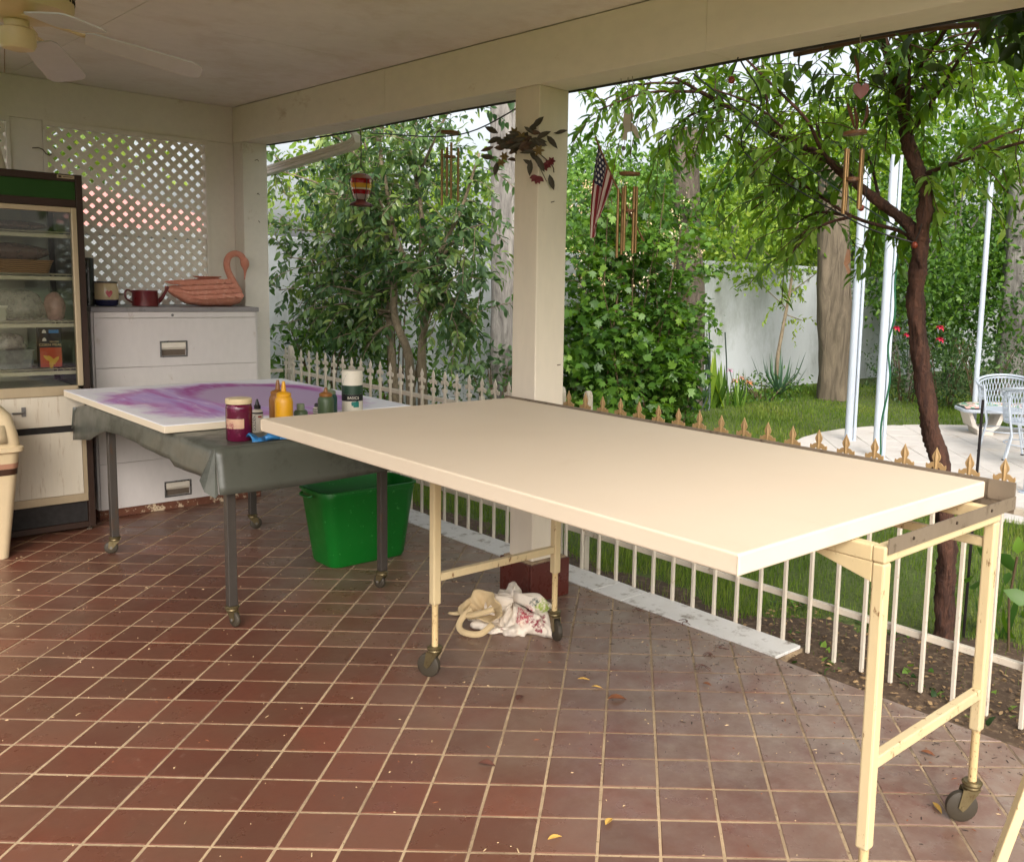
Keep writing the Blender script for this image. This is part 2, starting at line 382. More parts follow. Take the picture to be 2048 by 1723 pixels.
post = thing('porch_post', (0, -0.05, 0), 'square cream post with dark red tiled plinth in the middle', 'post')
box('shaft', (-0.093, -0.143, 0.205), (0.093, 0.043, 2.5445), M_post, post, bevel=0.006)
for nm, lo, hi in (('plinth_tile', (-0.128, -0.176, 0.001), (0.1125, -0.1635, 0.2)), ('plinth_tile', (0.1155, -0.176, 0.001), (0.128, 0.078, 0.2)), ('plinth_tile', (-0.128, -0.1605, 0.001), (-0.1155, 0.078, 0.2)), ('plinth_tile', (-0.1125, 0.0655, 0.001), (0.1125, 0.078, 0.2))):
    box(nm, lo, hi, M_basetile, post, bevel=0.003)
box('plinth_core', (-0.1145, -0.1625, 0.001), (0.1145, 0.0645, 0.2045), M_grout, post)
MB().prism([(-0.115, -0.163, .205), (0.115, -0.163, .205), (0.115, 0.065, .205), (-0.115, 0.065, .205)], (0, 0, -0.003), (0, 0, 0.004)).build('plinth_cap', M_grout, post, bevel=0.003)

wall = thing('end_wall', (-3.45, -2, 0), 'pale timber end wall framing two lattice openings behind the white cabinet', 'wall')
box('header', (-3.50, -3.6, 2.538), (-3.425, -0.151, 2.798), M_white, wall, bevel=0.003)
box('corner_stud', (-3.50, -0.335, 0.0), (-3.418, -0.152, 2.536), M_white, wall, bevel=0.003)
box('stud', (-3.50, -1.545, 0.0), (-3.418, -1.368, 2.536), M_white, wall, bevel=0.003)
box('stud', (-3.50, -3.6, 0.0), (-3.418, -2.57, 2.536), M_white, wall, bevel=0.003)
for y0, y1 in ((-1.366, -0.337), (-2.568, -1.547)):
    box('lower_panel', (-3.49, y0, 0.0), (-3.43, y1, 1.22), M_white, wall)
corner = thing('corner_post', (-3.37, -0.06, 0), 'narrow white corner post between the lattice and the garden', 'post')
box('shaft', (-3.498, -0.1505, 0.0), (-3.265, 0.03, 2.5445), M_white, corner, bevel=0.006)
MB().tube([(-3.40, -1.43, 2.356), (-3.385, -1.40, 2.36), (-3.375, -1.378, 2.35), (-3.372, -1.362, 2.325), (-3.375, -1.345, 2.318), (-3.38, -1.33, 2.325)], 0.004, 6).build('cup_hook', M_grime, None, smooth=True, label='small bent wire hook screwed into the stud left of the lattice', cat='hook')

def lattice(y0, y1, z0, z1, label):
    L = thing('lattice_panel', (-3.46, (y0 + y1) / 2, z0), label, 'lattice', 'lattice panels of the end wall')
    for nm, lo, hi in (('frame_rail', (-3.475, y0, z1 - .03), (-3.405, y1, z1)), ('frame_rail', (-3.475, y0, z0), (-3.405, y1, z0 + .03)), ('frame_stile', (-3.475, y0, z0 + .0301), (-3.405, y0 + .022, z1 - .0301)), ('frame_stile', (-3.475, y1 - .022, z0 + .0301), (-3.405, y1, z1 - .0301))):
        box(nm, lo, hi, M_white, L, bevel=0.002)
    pitch = 0.0808; w = 0.0425
    ya, yb, za, zb = y0 + .023, y1 - .023, z0 + .031, z1 - .031
    for sgn, xa, xb in ((1, -3.447, -3.440), (-1, -3.4395, -3.4325)):
        k = 0
        n0 = int((zb - za + yb - ya) / pitch) + 2
        for i in range(-n0, n0):
            c = ya + i * pitch + 0.012
            # band: points with |(y - c) - sgn*(z - za)| <= w/2
            q = [(c - w / 2 - 5 * sgn, za - 5), (c + w / 2 - 5 * sgn, za - 5), (c + w / 2 + 5 * sgn, za + 5), (c - w / 2 + 5 * sgn, za + 5)]
            for cl in ((ya, 0, -1, 0), (yb, 0, 1, 0), (0, za, 0, -1), (0, zb, 0, 1)):
                q = clip(q, *cl)
                if len(q) < 3: break
            if len(q) > 2 and area(q) > 1e-4:
                MB().prism([(0, p[0], p[1]) for p in q], (xa, 0, 0), (xb, 0, 0)).build('slat', M_lattice, L)
    return L
lattice(-1.367, -0.336, 1.222, 2.537, 'white diagonal lattice panel above the white cabinet')
lattice(-2.569, -1.546, 1.222, 2.537, 'white diagonal lattice panel at the left picture edge behind the fridge')

# garden wall, neighbour's house
gw = thing('garden_wall', (-5.7, 7, GZ), 'tall white stucco garden wall at the far side of the yard', 'wall')
box('stucco', (-5.85, -6.0, -0.3), (-5.62, 24.0, 1.90), M_stucco, gw, bevel=0.02)
box('coping', (-5.88, -6.0, 1.902), (-5.59, 24.0, 1.97), M_stucco, gw, bevel=0.012)
M_pink = mat('pink_roof_tile', srgb(222, 152, 144), srgb(206, 132, 126), 6, 0.8, dirt=srgb(150, 84, 76), damount=(0.55, 0.75), dscale=12)
nb = thing('neighbour_house', (-11, -1.5, 0), 'low white house with a pink tiled roof seen through the lattice', 'house')
box('wall', (-13.5, -6.5, -0.2), (-8.6, 1.6, 2.12), M_stucco, nb)
for k in range(14):
    z = 2.04 + k * 0.075; x = -8.05 - k * 0.22; ins = k * 0.22
    MB().prism([(x, -7 + ins, z), (x, 2.1 - ins, z), (x - 0.26, 2.1 - ins - .2, z + 0.088), (x - 0.26, -7 + ins + .2, z + 0.088)], (0, 0, 0), (0, 0, 0.05)).build('roof_course', M_pink, nb)
MB().prism([(-8.3, 1.95, 2.0), (-13.8, 1.95, 2.0), (-11.1, -0.9, 3.05)], (0, 0, 0), (0, 0.0, 0.04)).build('roof_end', M_pink, nb)
box('fascia', (-8.12, -6.9, 1.99), (-8.06, 2.0, 2.06), M_grime, nb)
# ---------------------------------------------------------------- fence of spear pickets
M_fence = mat('fence_paint', srgb(212, 203, 188), srgb(192, 181, 163), 12, 0.5, dirt=srgb(138, 108, 78), damount=(0.60, 0.74), dscale=24)
M_gold = mat('finial_paint', srgb(188, 158, 112), srgb(160, 126, 82), 14, 0.5, dirt=srgb(150, 112, 70), damount=(0.6, 0.75), dscale=40)
FY = 0.42
FLEUR = [(0, 0.130), (0.003, 0.122), (0.010, 0.109), (0.0165, 0.097), (0.018, 0.089), (0.015, 0.080), (0.009, 0.071), (0.022, 0.067), (0.034, 0.057), (0.042, 0.062), (0.044, 0.050), (0.040, 0.038), (0.034, 0.033), (0.031, 0.043), (0.024, 0.036), (0.017, 0.048), (0.009, 0.050), (0.0085, 0.0)]
def finial_mb(x, y, z):
    """flat fleur with a raised rib on both faces"""
    out = [(x + a, y, z + b) for a, b in FLEUR] + [(x - a, y, z + b) for a, b in reversed(FLEUR[1:])]
    mb = MB().prism(list(reversed(out)), (0, -0.003, 0), (0, 0.003, 0))
    for sg in (-1, 1):
        mb.add([(x, y + sg * 0.0031, z + 0.124), (x - 0.009, y + sg * 0.0031, z + 0.09), (x, y + sg * 0.008, z + 0.09), (x + 0.009, y + sg * 0.0031, z + 0.09), (x, y + sg * 0.0031, z + 0.01), (x, y + sg * 0.0065, z + 0.05)],
               [(0, 1, 2), (0, 2, 3), (1, 4, 5, 2), (2, 5, 4, 3)] if sg > 0 else [(2, 1, 0), (3, 2, 0), (2, 5, 4, 1), (3, 4, 5, 2)])
    return mb
def fence(x_list, label, posts, x0, x1, m_fin):
    F = thing('picket_fence', ((x0 + x1) / 2, FY, -0.02), label, 'fence', 'cream spear topped fence sections along the patio edge')
    org = ORG[F]
    pr_ = MB().box((-0.0082, -0.0082, -0.02), (0.0082, 0.0082, 0.868)); 
    first = None
    for x in x_list:
        if first is None:
            pk = MB().box((x - 0.0082, FY - 0.0082, -0.025), (x + 0.0082, FY + 0.0082, 0.868)).build('picket', M_fence, F, bevel=0.002)
            me0 = pk.data; first = (pk, x)
            fin = finial_mb(x, FY, 0.874).build('finial', m_fin, pk)
            colr = MB().box((x - 0.014, FY - 0.014, 0.862), (x + 0.014, FY + 0.014, 0.886)).build('collar', M_fence, pk, bevel=0.003)
            subs = (fin, colr)
        else:
            pk = first[0].copy(); COL.objects.link(pk); pk.parent = F; pk.location = (x - first[1], 0, random.uniform(-.003, .003))
            for s_ in subs:
                c = s_.copy(); COL.objects.link(c); c.parent = pk
    for za, zb in ((0.195, 0.222), (0.792, 0.820)):
        MB().box((x0, FY + 0.0102, za), (x1, FY + 0.0362, zb)).build('rail', M_fence, F, bevel=0.002)
    for px in posts:
        MB().prism([(px - .022, FY + .012, -0.05), (px + .022, FY + .012, -0.05), (px + .022, FY + .012, 0.98), (px + .013, FY + .012, 1.005), (px, FY + .012, 1.012), (px - .013, FY + .012, 1.005), (px - .022, FY + .012, 0.98)], (0, 0.0255, 0), (0, 0.06, 0)).build('fence_post', M_fence, F, bevel=0.003)
    return F
PIT = 0.1395
FL = fence([-3.85 + 0.1366 * k for k in range(26)], 'cream spear topped fence section from the cabinet to the middle post', [-3.88, -0.42], -3.90, -0.40, M_fence)
FR = fence([-0.292 + 0.14 * k for k in range(26)], 'cream spear topped fence section right of the middle post behind the blank canvas', [-0.19], -0.31, 3.35, M_gold)
ret = thing('fence_return', (-3.89, 0.2, 0), 'short cream rail joining the fence end to the white cabinet corner', 'rail')
for za, zb in ((0.792, 0.82), (0.195, 0.222)):
    box('rail', (-3.90, 0.035, za), (-3.875, 0.4085, zb), M_fence, ret, bevel=0.002)

# ---------------------------------------------------------------- blank canvas on its cream wheeled frame
M_canvas = NT('primed_canvas'); 
_c = M_canvas.mix(M_canvas.noise(2, 4), srgb(222, 206, 184), srgb(214, 196, 173)); _c = M_canvas.mix(M_canvas.ramp(M_canvas.noise(5, 6, .7), .60, .78, 0, .35), _c, srgb(204, 184, 156)); _c = M_canvas.mix(M_canvas.ramp(M_canvas.noise(45, 3, .8), .74, .78, 0, .5), _c, srgb(170, 146, 116)); M_canvas.set(Base_Color=_c, Roughness=0.8).bump(M_canvas.math('ADD', M_canvas.noise(900, 2), M_canvas.math('MULTIPLY', M_canvas.noise(3, 3), 12.0)), 0.12, 0.001); M_canvas = M_canvas.m
M_cream = mat('cream_enamel', srgb(214, 196, 156), srgb(200, 178, 134), 5, 0.42, 0.15, 40, dirt=srgb(120, 84, 50), damount=(0.61, 0.67), dscale=26, stretch=(1, 1, 0.4))
M_creamchip = mat('chipped_enamel', srgb(220, 198, 150), srgb(198, 168, 116), 8, 0.5, 0.2, 60, dirt=srgb(120, 74, 36), damount=(0.56, 0.66), dscale=70)
M_angle = mat('brown_angle_iron', srgb(132, 118, 100), srgb(106, 93, 78), 8, 0.55, dirt=srgb(70, 56, 42), damount=(0.55, 0.7), dscale=20)
M_castm = mat('tarnished_caster', srgb(132, 118, 84), srgb(92, 82, 58), 20, 0.42, metallic=0.75, dirt=srgb(90, 70, 44), damount=(0.55, 0.7), dscale=60)
M_rubber = mat('worn_rubber', srgb(66, 58, 44), srgb(48, 42, 34), 20, 0.6)
M_screw = mat('screw_head', srgb(70, 58, 46), None, 30, 0.5, metallic=0.5)

def caster(parent, x, y, zt, r, ang, w=0.026):
    """stem plate at zt, fork and wheel of radius r standing on z=0"""
    c = Vector((math.cos(ang), math.sin(ang), 0)); s = Vector((-c.y, c.x, 0)); hub = Vector((x, y, r)) + c * (r * 0.55)
    mb = MB().lathe([(0.0, zt - 0.006), (0.030, zt - 0.006), (0.032, zt), (0.026, zt + 0.006), (0.0, zt + 0.006)], (x, y, 0), 16, cap=False)
    mb.lathe([(0.0, zt - 0.018), (0.026, zt - 0.018), (0.028, zt - 0.012), (0.026, zt - 0.006), (0.0, zt - 0.006)], (x, y, 0), 16, cap=False)
    top = Vector((x, y, zt - 0.018))
    for sg in (-1, 1):
        o = s * (sg * (w / 2 + 0.004))
        pl = [top - c * 0.024 + o, top + c * 0.030 + o, hub + c * 0.014 + o, hub - Vector((0, 0, .012)) + o, hub - c * 0.012 + o]
        mb.prism(pl, s * -0.0014, s * 0.0014)
    mb.bar(top - c * 0.022 - Vector((0, 0, .002)), top + c * 0.028 - Vector((0, 0, .002)), w + 0.011, 0.004)
    k = mb.build('caster', M_castm, parent, smooth=True, angle=35)
    Mw = Matrix(((c.x, 0, s.x, 0), (c.y, 0, s.y, 0), (0, 1, 0, 0), (0, 0, 0, 1)))
    W = MB().lathe([(0.006, -w / 2), (r * 0.8, -w / 2), (r * 0.97, -w / 2 + .004), (r, 0), (r * 0.97, w / 2 - .004), (r * 0.8, w / 2), (0.006, w / 2)], hub, 22, M=Mw)
    wh = W.build('wheel', M_rubber, k, smooth=True, angle=50)
    MB().lathe([(0.0, -w / 2 - .007), (0.007, -w / 2 - .007), (0.007, w / 2 + .007), (0.0, w / 2 + .007)], hub, 10, M=Mw, cap=False).build('axle', M_castm, k)
    return k
F1 = thing('wheeled_frame', (1.55, -0.68, 0), 'cream enamelled steel frame on casters under the blank canvas', 'table frame')
X0, X1, Y0, Y1 = 0.545, 2.535, -1.01, -0.375
for (x, y, ang, zb) in ((X0, Y0, 3.6, 0.31), (X0, Y1, -0.3, 0.31), (X1, Y0, 2.2, 0.19), (X1, Y1, 3.9, 0.30)):
    lg = MB().box((x - .018, y - .018, zb), (x + .018, y + .018, 0.953)).build('leg', M_cream, F1, bevel=0.006, bseg=2)
    MB().lathe([(0.013, 0.125 if zb > .2 else 0.125), (0.013, zb - 0.006), (0.0165, zb + 0.004), (0.0165, zb + 0.02)], (x, y, 0), 14).build('leg_extension', M_creamchip, lg, smooth=True)
    caster(F1, x, y, 0.128, 0.050, ang)
for x in (X0, X1):
    MB().box((x - .015, Y0 + .0185, 0.405), (x + .015, Y1 - .0185, 0.437)).build('stretcher', M_cream, F1, bevel=0.004)
    MB().box((x - .0185, Y0 - .0185, 0.954), (x + .0185, Y1 + .0185, 0.9965)).build('end_rail', M_cream, F1, bevel=0.005)
for y in (Y0, Y1):
    MB().box((X0 + .019, y - .017, 0.953), (X1 - .019, y + .017, 0.9955)).build('long_rail', M_cream, F1, bevel=0.004)
MB().box((X0 + .0186, Y1 - .012, 0.872), (X1 - .0186, Y1 + .012, 0.900)).build('lower_rail', M_cream, F1, bevel=0.004)
MB().prism([(2.3, Y0 - .016, .9525), (X1 - .0186, Y0 - .016, .9525), (X1 - .0186, Y0 - .016, .90)], (0, 0, 0), (0, .032, 0)).build('gusset', M_cream, F1, bevel=0.002)
ai = MB().box((X1 + .0195, Y0 - .01, 0.978), (X1 + .0235, -0.270, 1.018)).build('angle_iron', M_angle, F1)
for yy in (-0.90, -0.66, -0.44): MB().lathe([(0, 0), (.005, 0), (.004, .003), (0, .003)], (X1 + .0236, yy, 1.0), 8, M=Matrix.Rotation(math.pi / 2, 4, 'Y'), cap=False).build('screw', M_screw, ai)
MB().box((0.02, -0.270, 0.962), (X1 + .019, -0.266, 1.058)).build('back_strip', M_angle, F1)
MB().box((2.470, -0.2735, 0.9975), (X1 + .018, -0.2705, 1.0575)).build('back_plate', M_angle, F1)

C1 = thing('blank_canvas', (1.25, -0.87, 1.0), 'large blank primed canvas lying on the cream wheeled frame', 'canvas')
mb = MB(); nx, ny = 24, 12
mb.box((0.062, -1.498, 0.998), (2.464, -0.279, 1.05)); mb.build('stretched_cloth', M_canvas, C1, bevel=0.006, bseg=3)
for sx in (0.064, 2.462):
    MB().prism([(sx - .001, -1.4985, .999), (sx + .001, -1.4985, .999), (sx + .001, -1.4985, 1.045), (sx - .001, -1.4985, 1.045)], (0, -.0012, 0), (0, .001, 0)).build('corner_fold', M_canvas, C1)

# ---------------------------------------------------------------- painted canvas on the cloth-covered table
M_steel = mat('dark_steel_tube', srgb(86, 80, 74), srgb(60, 55, 50), 9, 0.42, metallic=0.35, dirt=srgb(92, 66, 46), damount=(0.56, 0.72), dscale=16, stretch=(1, 1, .25))
M_whl = mat('pale_wheel', srgb(120, 114, 106), srgb(92, 88, 82), 14, 0.5)
M_vinyl = mat('grey_vinyl', srgb(92, 94, 86), srgb(74, 76, 68), 4, 0.36, 0.25, 30, dirt=srgb(58, 58, 50), damount=(0.52, 0.7), dscale=6)
T2 = thing('work_table', (-1.33, -1.0, 0), 'steel legged work table on casters under the grey cloth', 'table')
box('table_top', (-2.2, -1.455, 0.802), (-0.495, -0.545, 0.838), M_steel, T2, bevel=0.003)
for x, y, a in ((-0.545, -1.385, 0.2), (-2.085, -1.42, 4.4), (-2.11, -0.62, 1.4), (-0.57, -0.60, 3.4)):
    MB().box((x - .02, y - .02, 0.098), (x + .02, y + .02, 0.8015)).build('leg', M_steel, T2, bevel=0.003)
    k = caster(T2, x, y, 0.092, 0.036, a, 0.02); k.children[0].data.materials[0] = M_whl
TC = thing('vinyl_cloth', (-1.33, -1.0, 0.84), 'dark grey vinyl cloth hanging over the work table edges', 'tablecloth')
def cz(x): return 0.8435 - (0.10 * max(0, -2.2 - x) + 0.12 * max(0, -2.2 - x) ** 2)
def cloth_row(x, drop0, drop1):
    pts = []
    for k in range(5):                                  # hang on the -y side, bottom first
        t = 1 - k / 5; w = 0.005 * math.sin(x * 9) + 0.004 * math.sin(x * 23 + 1)
        pts.append((x, -1.462 - 0.006 - t * (0.014 + w * .8), cz(x) - t * drop0(x)))
    for k in range(13): pts.append((x, -1.460 + k * (0.915 / 12), cz(x) + (0.0 if 0 < k < 12 else -0.001)))
    for k in range(5):
        t = (k + 1) / 5; pts.append((x, -0.545 + 0.008 + t * 0.012, cz(x) - t * drop1(x)))
    return pts
d0 = lambda x: 0.115 + 0.007 * math.sin(x * 5 + 0.6) + (0.03 if x > -1.0 else 0) + 0.08 * max(0, min(1, (-1.95 - x) / .3))
d1 = lambda x: 0.14 + 0.015 * math.sin(x * 6)
rows = [cloth_row(x, d0, d1) for x in np.linspace(-2.58, -0.492, 42)]
MB().grid(rows).build('cloth_top', M_vinyl, TC, smooth=True, angle=70, solid=0.0015)
flap = [[(-2.585 - 0.012 * k, y, cz(-2.58) - 0.001 - 0.042 * k * (0.9 + 0.15 * math.sin(y * 9))) for y in np.linspace(-1.475, -0.54, 20)] for k in range(5)]
MB().grid(flap).build('end_flap', M_vinyl, TC, smooth=True, angle=70, solid=0.0015)
side = [[(-0.489 + 0.006 * k + 0.008 * math.sin(y * 7) * k / 5, y, 0.8425 - 0.2 * (k / 6) * (1 + 0.05 * math.sin(y * 5 + 1))) for y in np.linspace(-1.466, -0.535, 26)] for k in range(7)]
MB().grid(side).build('side_flap', M_vinyl, TC, smooth=True, angle=70, solid=0.0015)
MB().add([(-0.487, -1.466, .842), (-0.49, -1.473, .842), (-0.540, -1.515, .70), (-0.497, -1.512, .655), (-0.470, -1.476, .625), (-0.452, -1.470, .645)], [(0, 1, 2, 3), (0, 3, 4, 5)]).build('corner_fold', M_vinyl, TC, solid=0.0015)

def make_painting():
    m = NT('painted_surface'); p = m.xyz()
    nz = m.noise(2.6, 6, 0.62, col=True); ns = m.n('ShaderNodeSeparateColor'); m.l(nz, ns.inputs[0])
    u = m.math('ADD', m.math('DIVIDE', m.math('ADD', p[0], 1.80), 0.84), m.ramp(ns.outputs[0], 0, 1, -.42, .42))
    v = m.math('ADD', m.math('DIVIDE', m.math('ADD', p[1], 0.83), 0.67), m.ramp(ns.outputs[1], 0, 1, -.42, .42))
    r = m.math('POWER', m.math('ADD', m.math('POWER', m.math('ABSOLUTE', u), 3.0), m.math('POWER', m.math('ABSOLUTE', v), 3.0)), 0.333)
    mask = m.ramp(r, 0.98, 0.80)
    st = m.mapping(scale=(2.2, 7.5, 1), rot=(0, 0, 0.78))
    st2 = m.mapping(scale=(1.4, 9, 1), rot=(0, 0, 0.70))
    c = m.mix(m.ramp(m.noise(1.6, 7, 0.65, v=st), 0.36, 0.62), srgb(182, 150, 214), srgb(206, 176, 222))
    c = m.mix(m.ramp(m.noise(1.1, 6, 0.6, v=st2), 0.5, 0.68), c, srgb(182, 86, 178))
    c = m.mix(m.ramp(m.noise(2.3, 6, 0.6, v=st2), 0.58, 0.72), c, srgb(238, 228, 240))
    rim = m.ramp(m.math('ABSOLUTE', m.math('SUBTRACT', r, 0.82)), 0.16, 0.0); c = m.mix(m.math('MULTIPLY', rim, m.ramp(m.noise(2.2, 5), 0.42, 0.62)), c, srgb(186, 84, 164))
    # dark magenta arc round a pale mauve oval
    du = m.math('DIVIDE', m.math('ADD', p[0], 1.93), 0.60); dv = m.math('DIVIDE', m.math('ADD', p[1], 0.66), 0.40)
    e = m.math('ADD', m.math('POWER', m.math('ADD', du, m.ramp(ns.outputs[2], 0, 1, -.32, .32)), 2.0), m.math('POWER', dv, 2.0))
    arc = m.math('MULTIPLY', m.math('MULTIPLY', m.ramp(e, 1.12, 0.84), m.ramp(p[0], -1.5, -2.15)), m.ramp(m.noise(3.2, 5, .6, v=st), .3, .55, .35, 1))
    c = m.mix(arc, c, srgb(160, 44, 146)); c = m.mix(m.ramp(m.math('ADD', m.math('POWER', m.math('ADD', du, -0.22), 2.0), m.math('POWER', m.math('ADD', dv, m.ramp(ns.outputs[0], 0, 1, -.25, .25)), 2.0)), 0.9, 0.66), c, srgb(188, 160, 196))
    white = m.mix(m.noise(4), srgb(244, 242, 244), srgb(236, 234, 240))
    top = m.mix(mask, white, c)
    side = m.ramp(p[2], 0.8805, 0.8825)
    m.set(Base_Color=m.mix(side, srgb(226, 212, 188), top), Roughness=0.55).bump(m.noise(700, 2), 0.08, 0.001); return m.m
C2 = thing('painted_canvas', (-1.81, -0.84, 0.85), 'large canvas painted with purple and lavender washes on the grey cloth', 'canvas')
MB().box((-2.645, -1.505, 0.847), (-0.985, -0.172, 0.886)).build('stretched_cloth', make_painting(), C2, bevel=0.004)

# ---------------------------------------------------------------- paint bottles on the work table
M_dkcap = mat('black_plastic', srgb(34, 26, 30), srgb(24, 20, 22), 12, 0.35)
M_glass_mag = mat('magenta_paint_jar', srgb(104, 22, 56), srgb(74, 14, 40), 14, 0.12, dirt=srgb(146, 70, 104), damount=(0.56, 0.72), dscale=22)
M_creamlid = mat('cream_lid', srgb(226, 208, 170), srgb(206, 184, 140), 16, 0.45, dirt=srgb(110, 50, 50), damount=(0.66, 0.72), dscale=40)
M_label = mat('stained_label', srgb(214, 186, 150), srgb(176, 120, 110), 30, 0.6, dirt=srgb(130, 40, 60), damount=(0.5, 0.62), dscale=24)
M_yel = mat('yellow_plastic', srgb(222, 164, 20), srgb(206, 146, 16), 6, 0.35)
M_amber = mat('amber_plastic', srgb(146, 96, 40), srgb(120, 76, 32), 6, 0.4)
M_olive = mat('olive_plastic', srgb(74, 92, 60), srgb(58, 74, 48), 6, 0.4)
M_teal = mat('teal_plastic', srgb(40, 84, 78), srgb(30, 66, 60), 6, 0.4)
M_ggrey = mat('sage_plastic', srgb(128, 140, 112), srgb(106, 118, 94), 6, 0.45)
M_paper = mat('white_label', srgb(228, 220, 204), srgb(214, 204, 186), 12, 0.55)
M_ink = mat('black_ink', srgb(26, 24, 26), None, 12, 0.6)
M_redink = mat('red_ink', srgb(170, 60, 40), None, 12, 0.6)
ZT = 0.8455
def face_M(c, az, dz=0.0, dist=0.0):
    """text standing upright at c, facing the direction az"""
    n = Vector((math.cos(az), math.sin(az), 0)); x = Vector((-n.y, n.x, 0)); p = Vector(c) + n * dist
    return Matrix(((x.x, 0, n.x, p.x), (x.y, 0, n.y, p.y), (0, 1, 0, p.z), (0, 0, 0, 1)))
def arc_patch(mb, c, r, az, half, z0, z1, n=10):
    P = [[(c[0] + r * math.cos(az - half + 2 * half * j / n), c[1] + r * math.sin(az - half + 2 * half * j / n), z) for j in range(n + 1)] for z in (z0, z1)]
    return mb.grid(P)
AZ = math.radians(-24)                                    # roughly towards the viewer
jar = thing('paint_jar', (-0.64, -1.295, ZT), 'round glass jar of magenta paint with a crusted cream lid', 'jar')
MB().lathe([(0.0, ZT), (.052, ZT), (.057, ZT + .006), (.058, ZT + .15), (.055, ZT + .165), (.05, ZT + .17), (0, ZT + .17)], (-0.64, -1.295, 0), 28, cap=False).build('glass', M_glass_mag, jar, smooth=True)
MB().lathe([(0.0, ZT + .1705), (.056, ZT + .171), (.0575, ZT + .176), (.057, ZT + .192), (.054, ZT + .196), (0, ZT + .196)], (-0.64, -1.295, 0), 28, cap=False).build('lid', M_creamlid, jar, smooth=True, angle=30)
arc_patch(MB(), (-0.64, -1.295), .0586, AZ - .35, .75, ZT + .06, ZT + .105).build('label', M_label, jar, smooth=True)
def squeeze(name, x, y, r, hb, m_body, m_cap, label, r_cap=None, tip=0.06):
    t = thing(name, (x, y, ZT), label, 'bottle'); rc = r_cap or r * 0.78
    MB().lathe([(0, ZT), (r * .9, ZT), (r, ZT + .008), (r, ZT + hb * .86), (r * .94, ZT + hb * .93), (rc, ZT + hb), (0, ZT + hb)], (x, y, 0), 26, cap=False).build('body', m_body, t, smooth=True)
    MB().lathe([(0, ZT + hb + .0005), (rc * 1.04, ZT + hb + .001), (rc * 1.04, ZT + hb + .014), (rc * .8, ZT + hb + .019), (.0115, ZT + hb + .024), (.0095, ZT + hb + tip * .7), (.0055, ZT + hb + tip), (0, ZT + hb + tip)], (x, y, 0), 22, cap=False).build('nozzle_cap', m_cap, t, smooth=True, angle=35)
    return t
yb = squeeze('squeeze_bottle', -0.598, -1.10, .041, .195, M_yel, M_yel, 'yellow plastic squeeze bottle with a pointed nozzle', tip=.072)
squeeze('squeeze_bottle', -0.715, -1.075, .041, .19, M_amber, M_amber, 'amber squeeze bottle half hidden behind the yellow squeeze bottle', tip=.07)
g1 = squeeze('squeeze_bottle', -0.78, -0.796, .04, .155, M_olive, M_amber, 'olive green squeeze bottle with a brown nozzle', tip=.045)
squeeze('squeeze_bottle', -0.862, -0.735, .04, .155, M_teal, M_ggrey, 'dark teal squeeze bottle behind the olive green one', tip=.055)
sm = thing('paint_bottle', (-0.80, -1.14, ZT), 'small white labelled paint bottle with black pointed cap beside the magenta jar', 'bottle')
MB().lathe([(0, ZT), (.023, ZT), (.0255, ZT + .004), (.0255, ZT + .1), (.022, ZT + .108), (.0125, ZT + .114), (0, ZT + .114)], (-0.80, -1.14, 0), 22, cap=False).build('body', M_paper, sm, smooth=True)
MB().lathe([(0, ZT + .1145), (.016, ZT + .115), (.016, ZT + .131), (.011, ZT + .135), (.0045, ZT + .16), (.003, ZT + .163), (0, ZT + .163)], (-0.80, -1.14, 0), 18, cap=False).build('cap', M_dkcap, sm, smooth=True, angle=35)
arc_patch(MB(), (-0.80, -1.14), .0259, AZ, 1.4, ZT + .092, ZT + .1).build('label_band', M_ink, sm, smooth=True)
_n = Vector((math.cos(AZ), math.sin(AZ), 0)); _x = Vector((-_n.y, _n.x, 0))
text_mesh('lettering', 'GOLDEN', .0185, Matrix(((0, -_x.x, _n.x, -0.80 + _n.x * .0285 - _x.x * .008), (0, -_x.y, _n.y, -1.14 + _n.y * .0285 - _x.y * .008), (1, 0, 0, ZT + .048), (0, 0, 0, 1))), M_ink, sm)
arc_patch(MB(), (-0.80, -1.14), .0259, AZ + .45, .35, ZT + .075, ZT + .083).build('label_mark', M_redink, sm, smooth=True)
sg = thing('paint_bottle', (-0.72, -0.959, ZT), 'sage coloured bottle whose square cap peeps over the blank canvas', 'bottle')
MB().lathe([(0, ZT), (.032, ZT), (.033, ZT + .006), (.033, ZT + .095), (.026, ZT + .104), (0, ZT + .104)], (-0.72, -0.959, 0), 22, cap=False).build('body', M_olive, sg, smooth=True)
MB().lathe([(0, ZT + .1045), (.019, ZT + .105), (.019, ZT + .132), (.016, ZT + .136), (0, ZT + .136)], (-0.72, -0.959, 0), 18, cap=False).build('cap', M_ggrey, sg, smooth=True, angle=35)
ty = thing('paint_bottle', (-0.905, -0.785, ZT), 'tiny striped bottle with a round black cap left of the green bottles', 'bottle')
MB().lathe([(0, ZT), (.016, ZT), (.017, ZT + .003), (.017, ZT + .08), (.009, ZT + .086), (0, ZT + .086)], (-0.905, -0.785, 0), 16, cap=False).build('body', M_paper, ty, smooth=True)
for k in range(3): MB().lathe([(.0172, ZT + .05 + k * .011), (.0174, ZT + .0505 + k * .011), (.0174, ZT + .0545 + k * .011), (.0172, ZT + .055 + k * .011)], (-0.905, -0.785, 0), 16, cap=False).build('stripe', M_ink, ty, smooth=True)
MB().lathe([(0, ZT + .0865), (.010, ZT + .087), (.010, ZT + .1), (.006, ZT + .105), (0, ZT + .105)], (-0.905, -0.785, 0), 14, cap=False).build('cap', M_dkcap, ty, smooth=True)
bg_ = thing('paint_bottle', (-0.87, -0.60, ZT), 'tall white paint bottle with a dark green band and teal brush mark', 'bottle'); bc = (-0.87, -0.60)
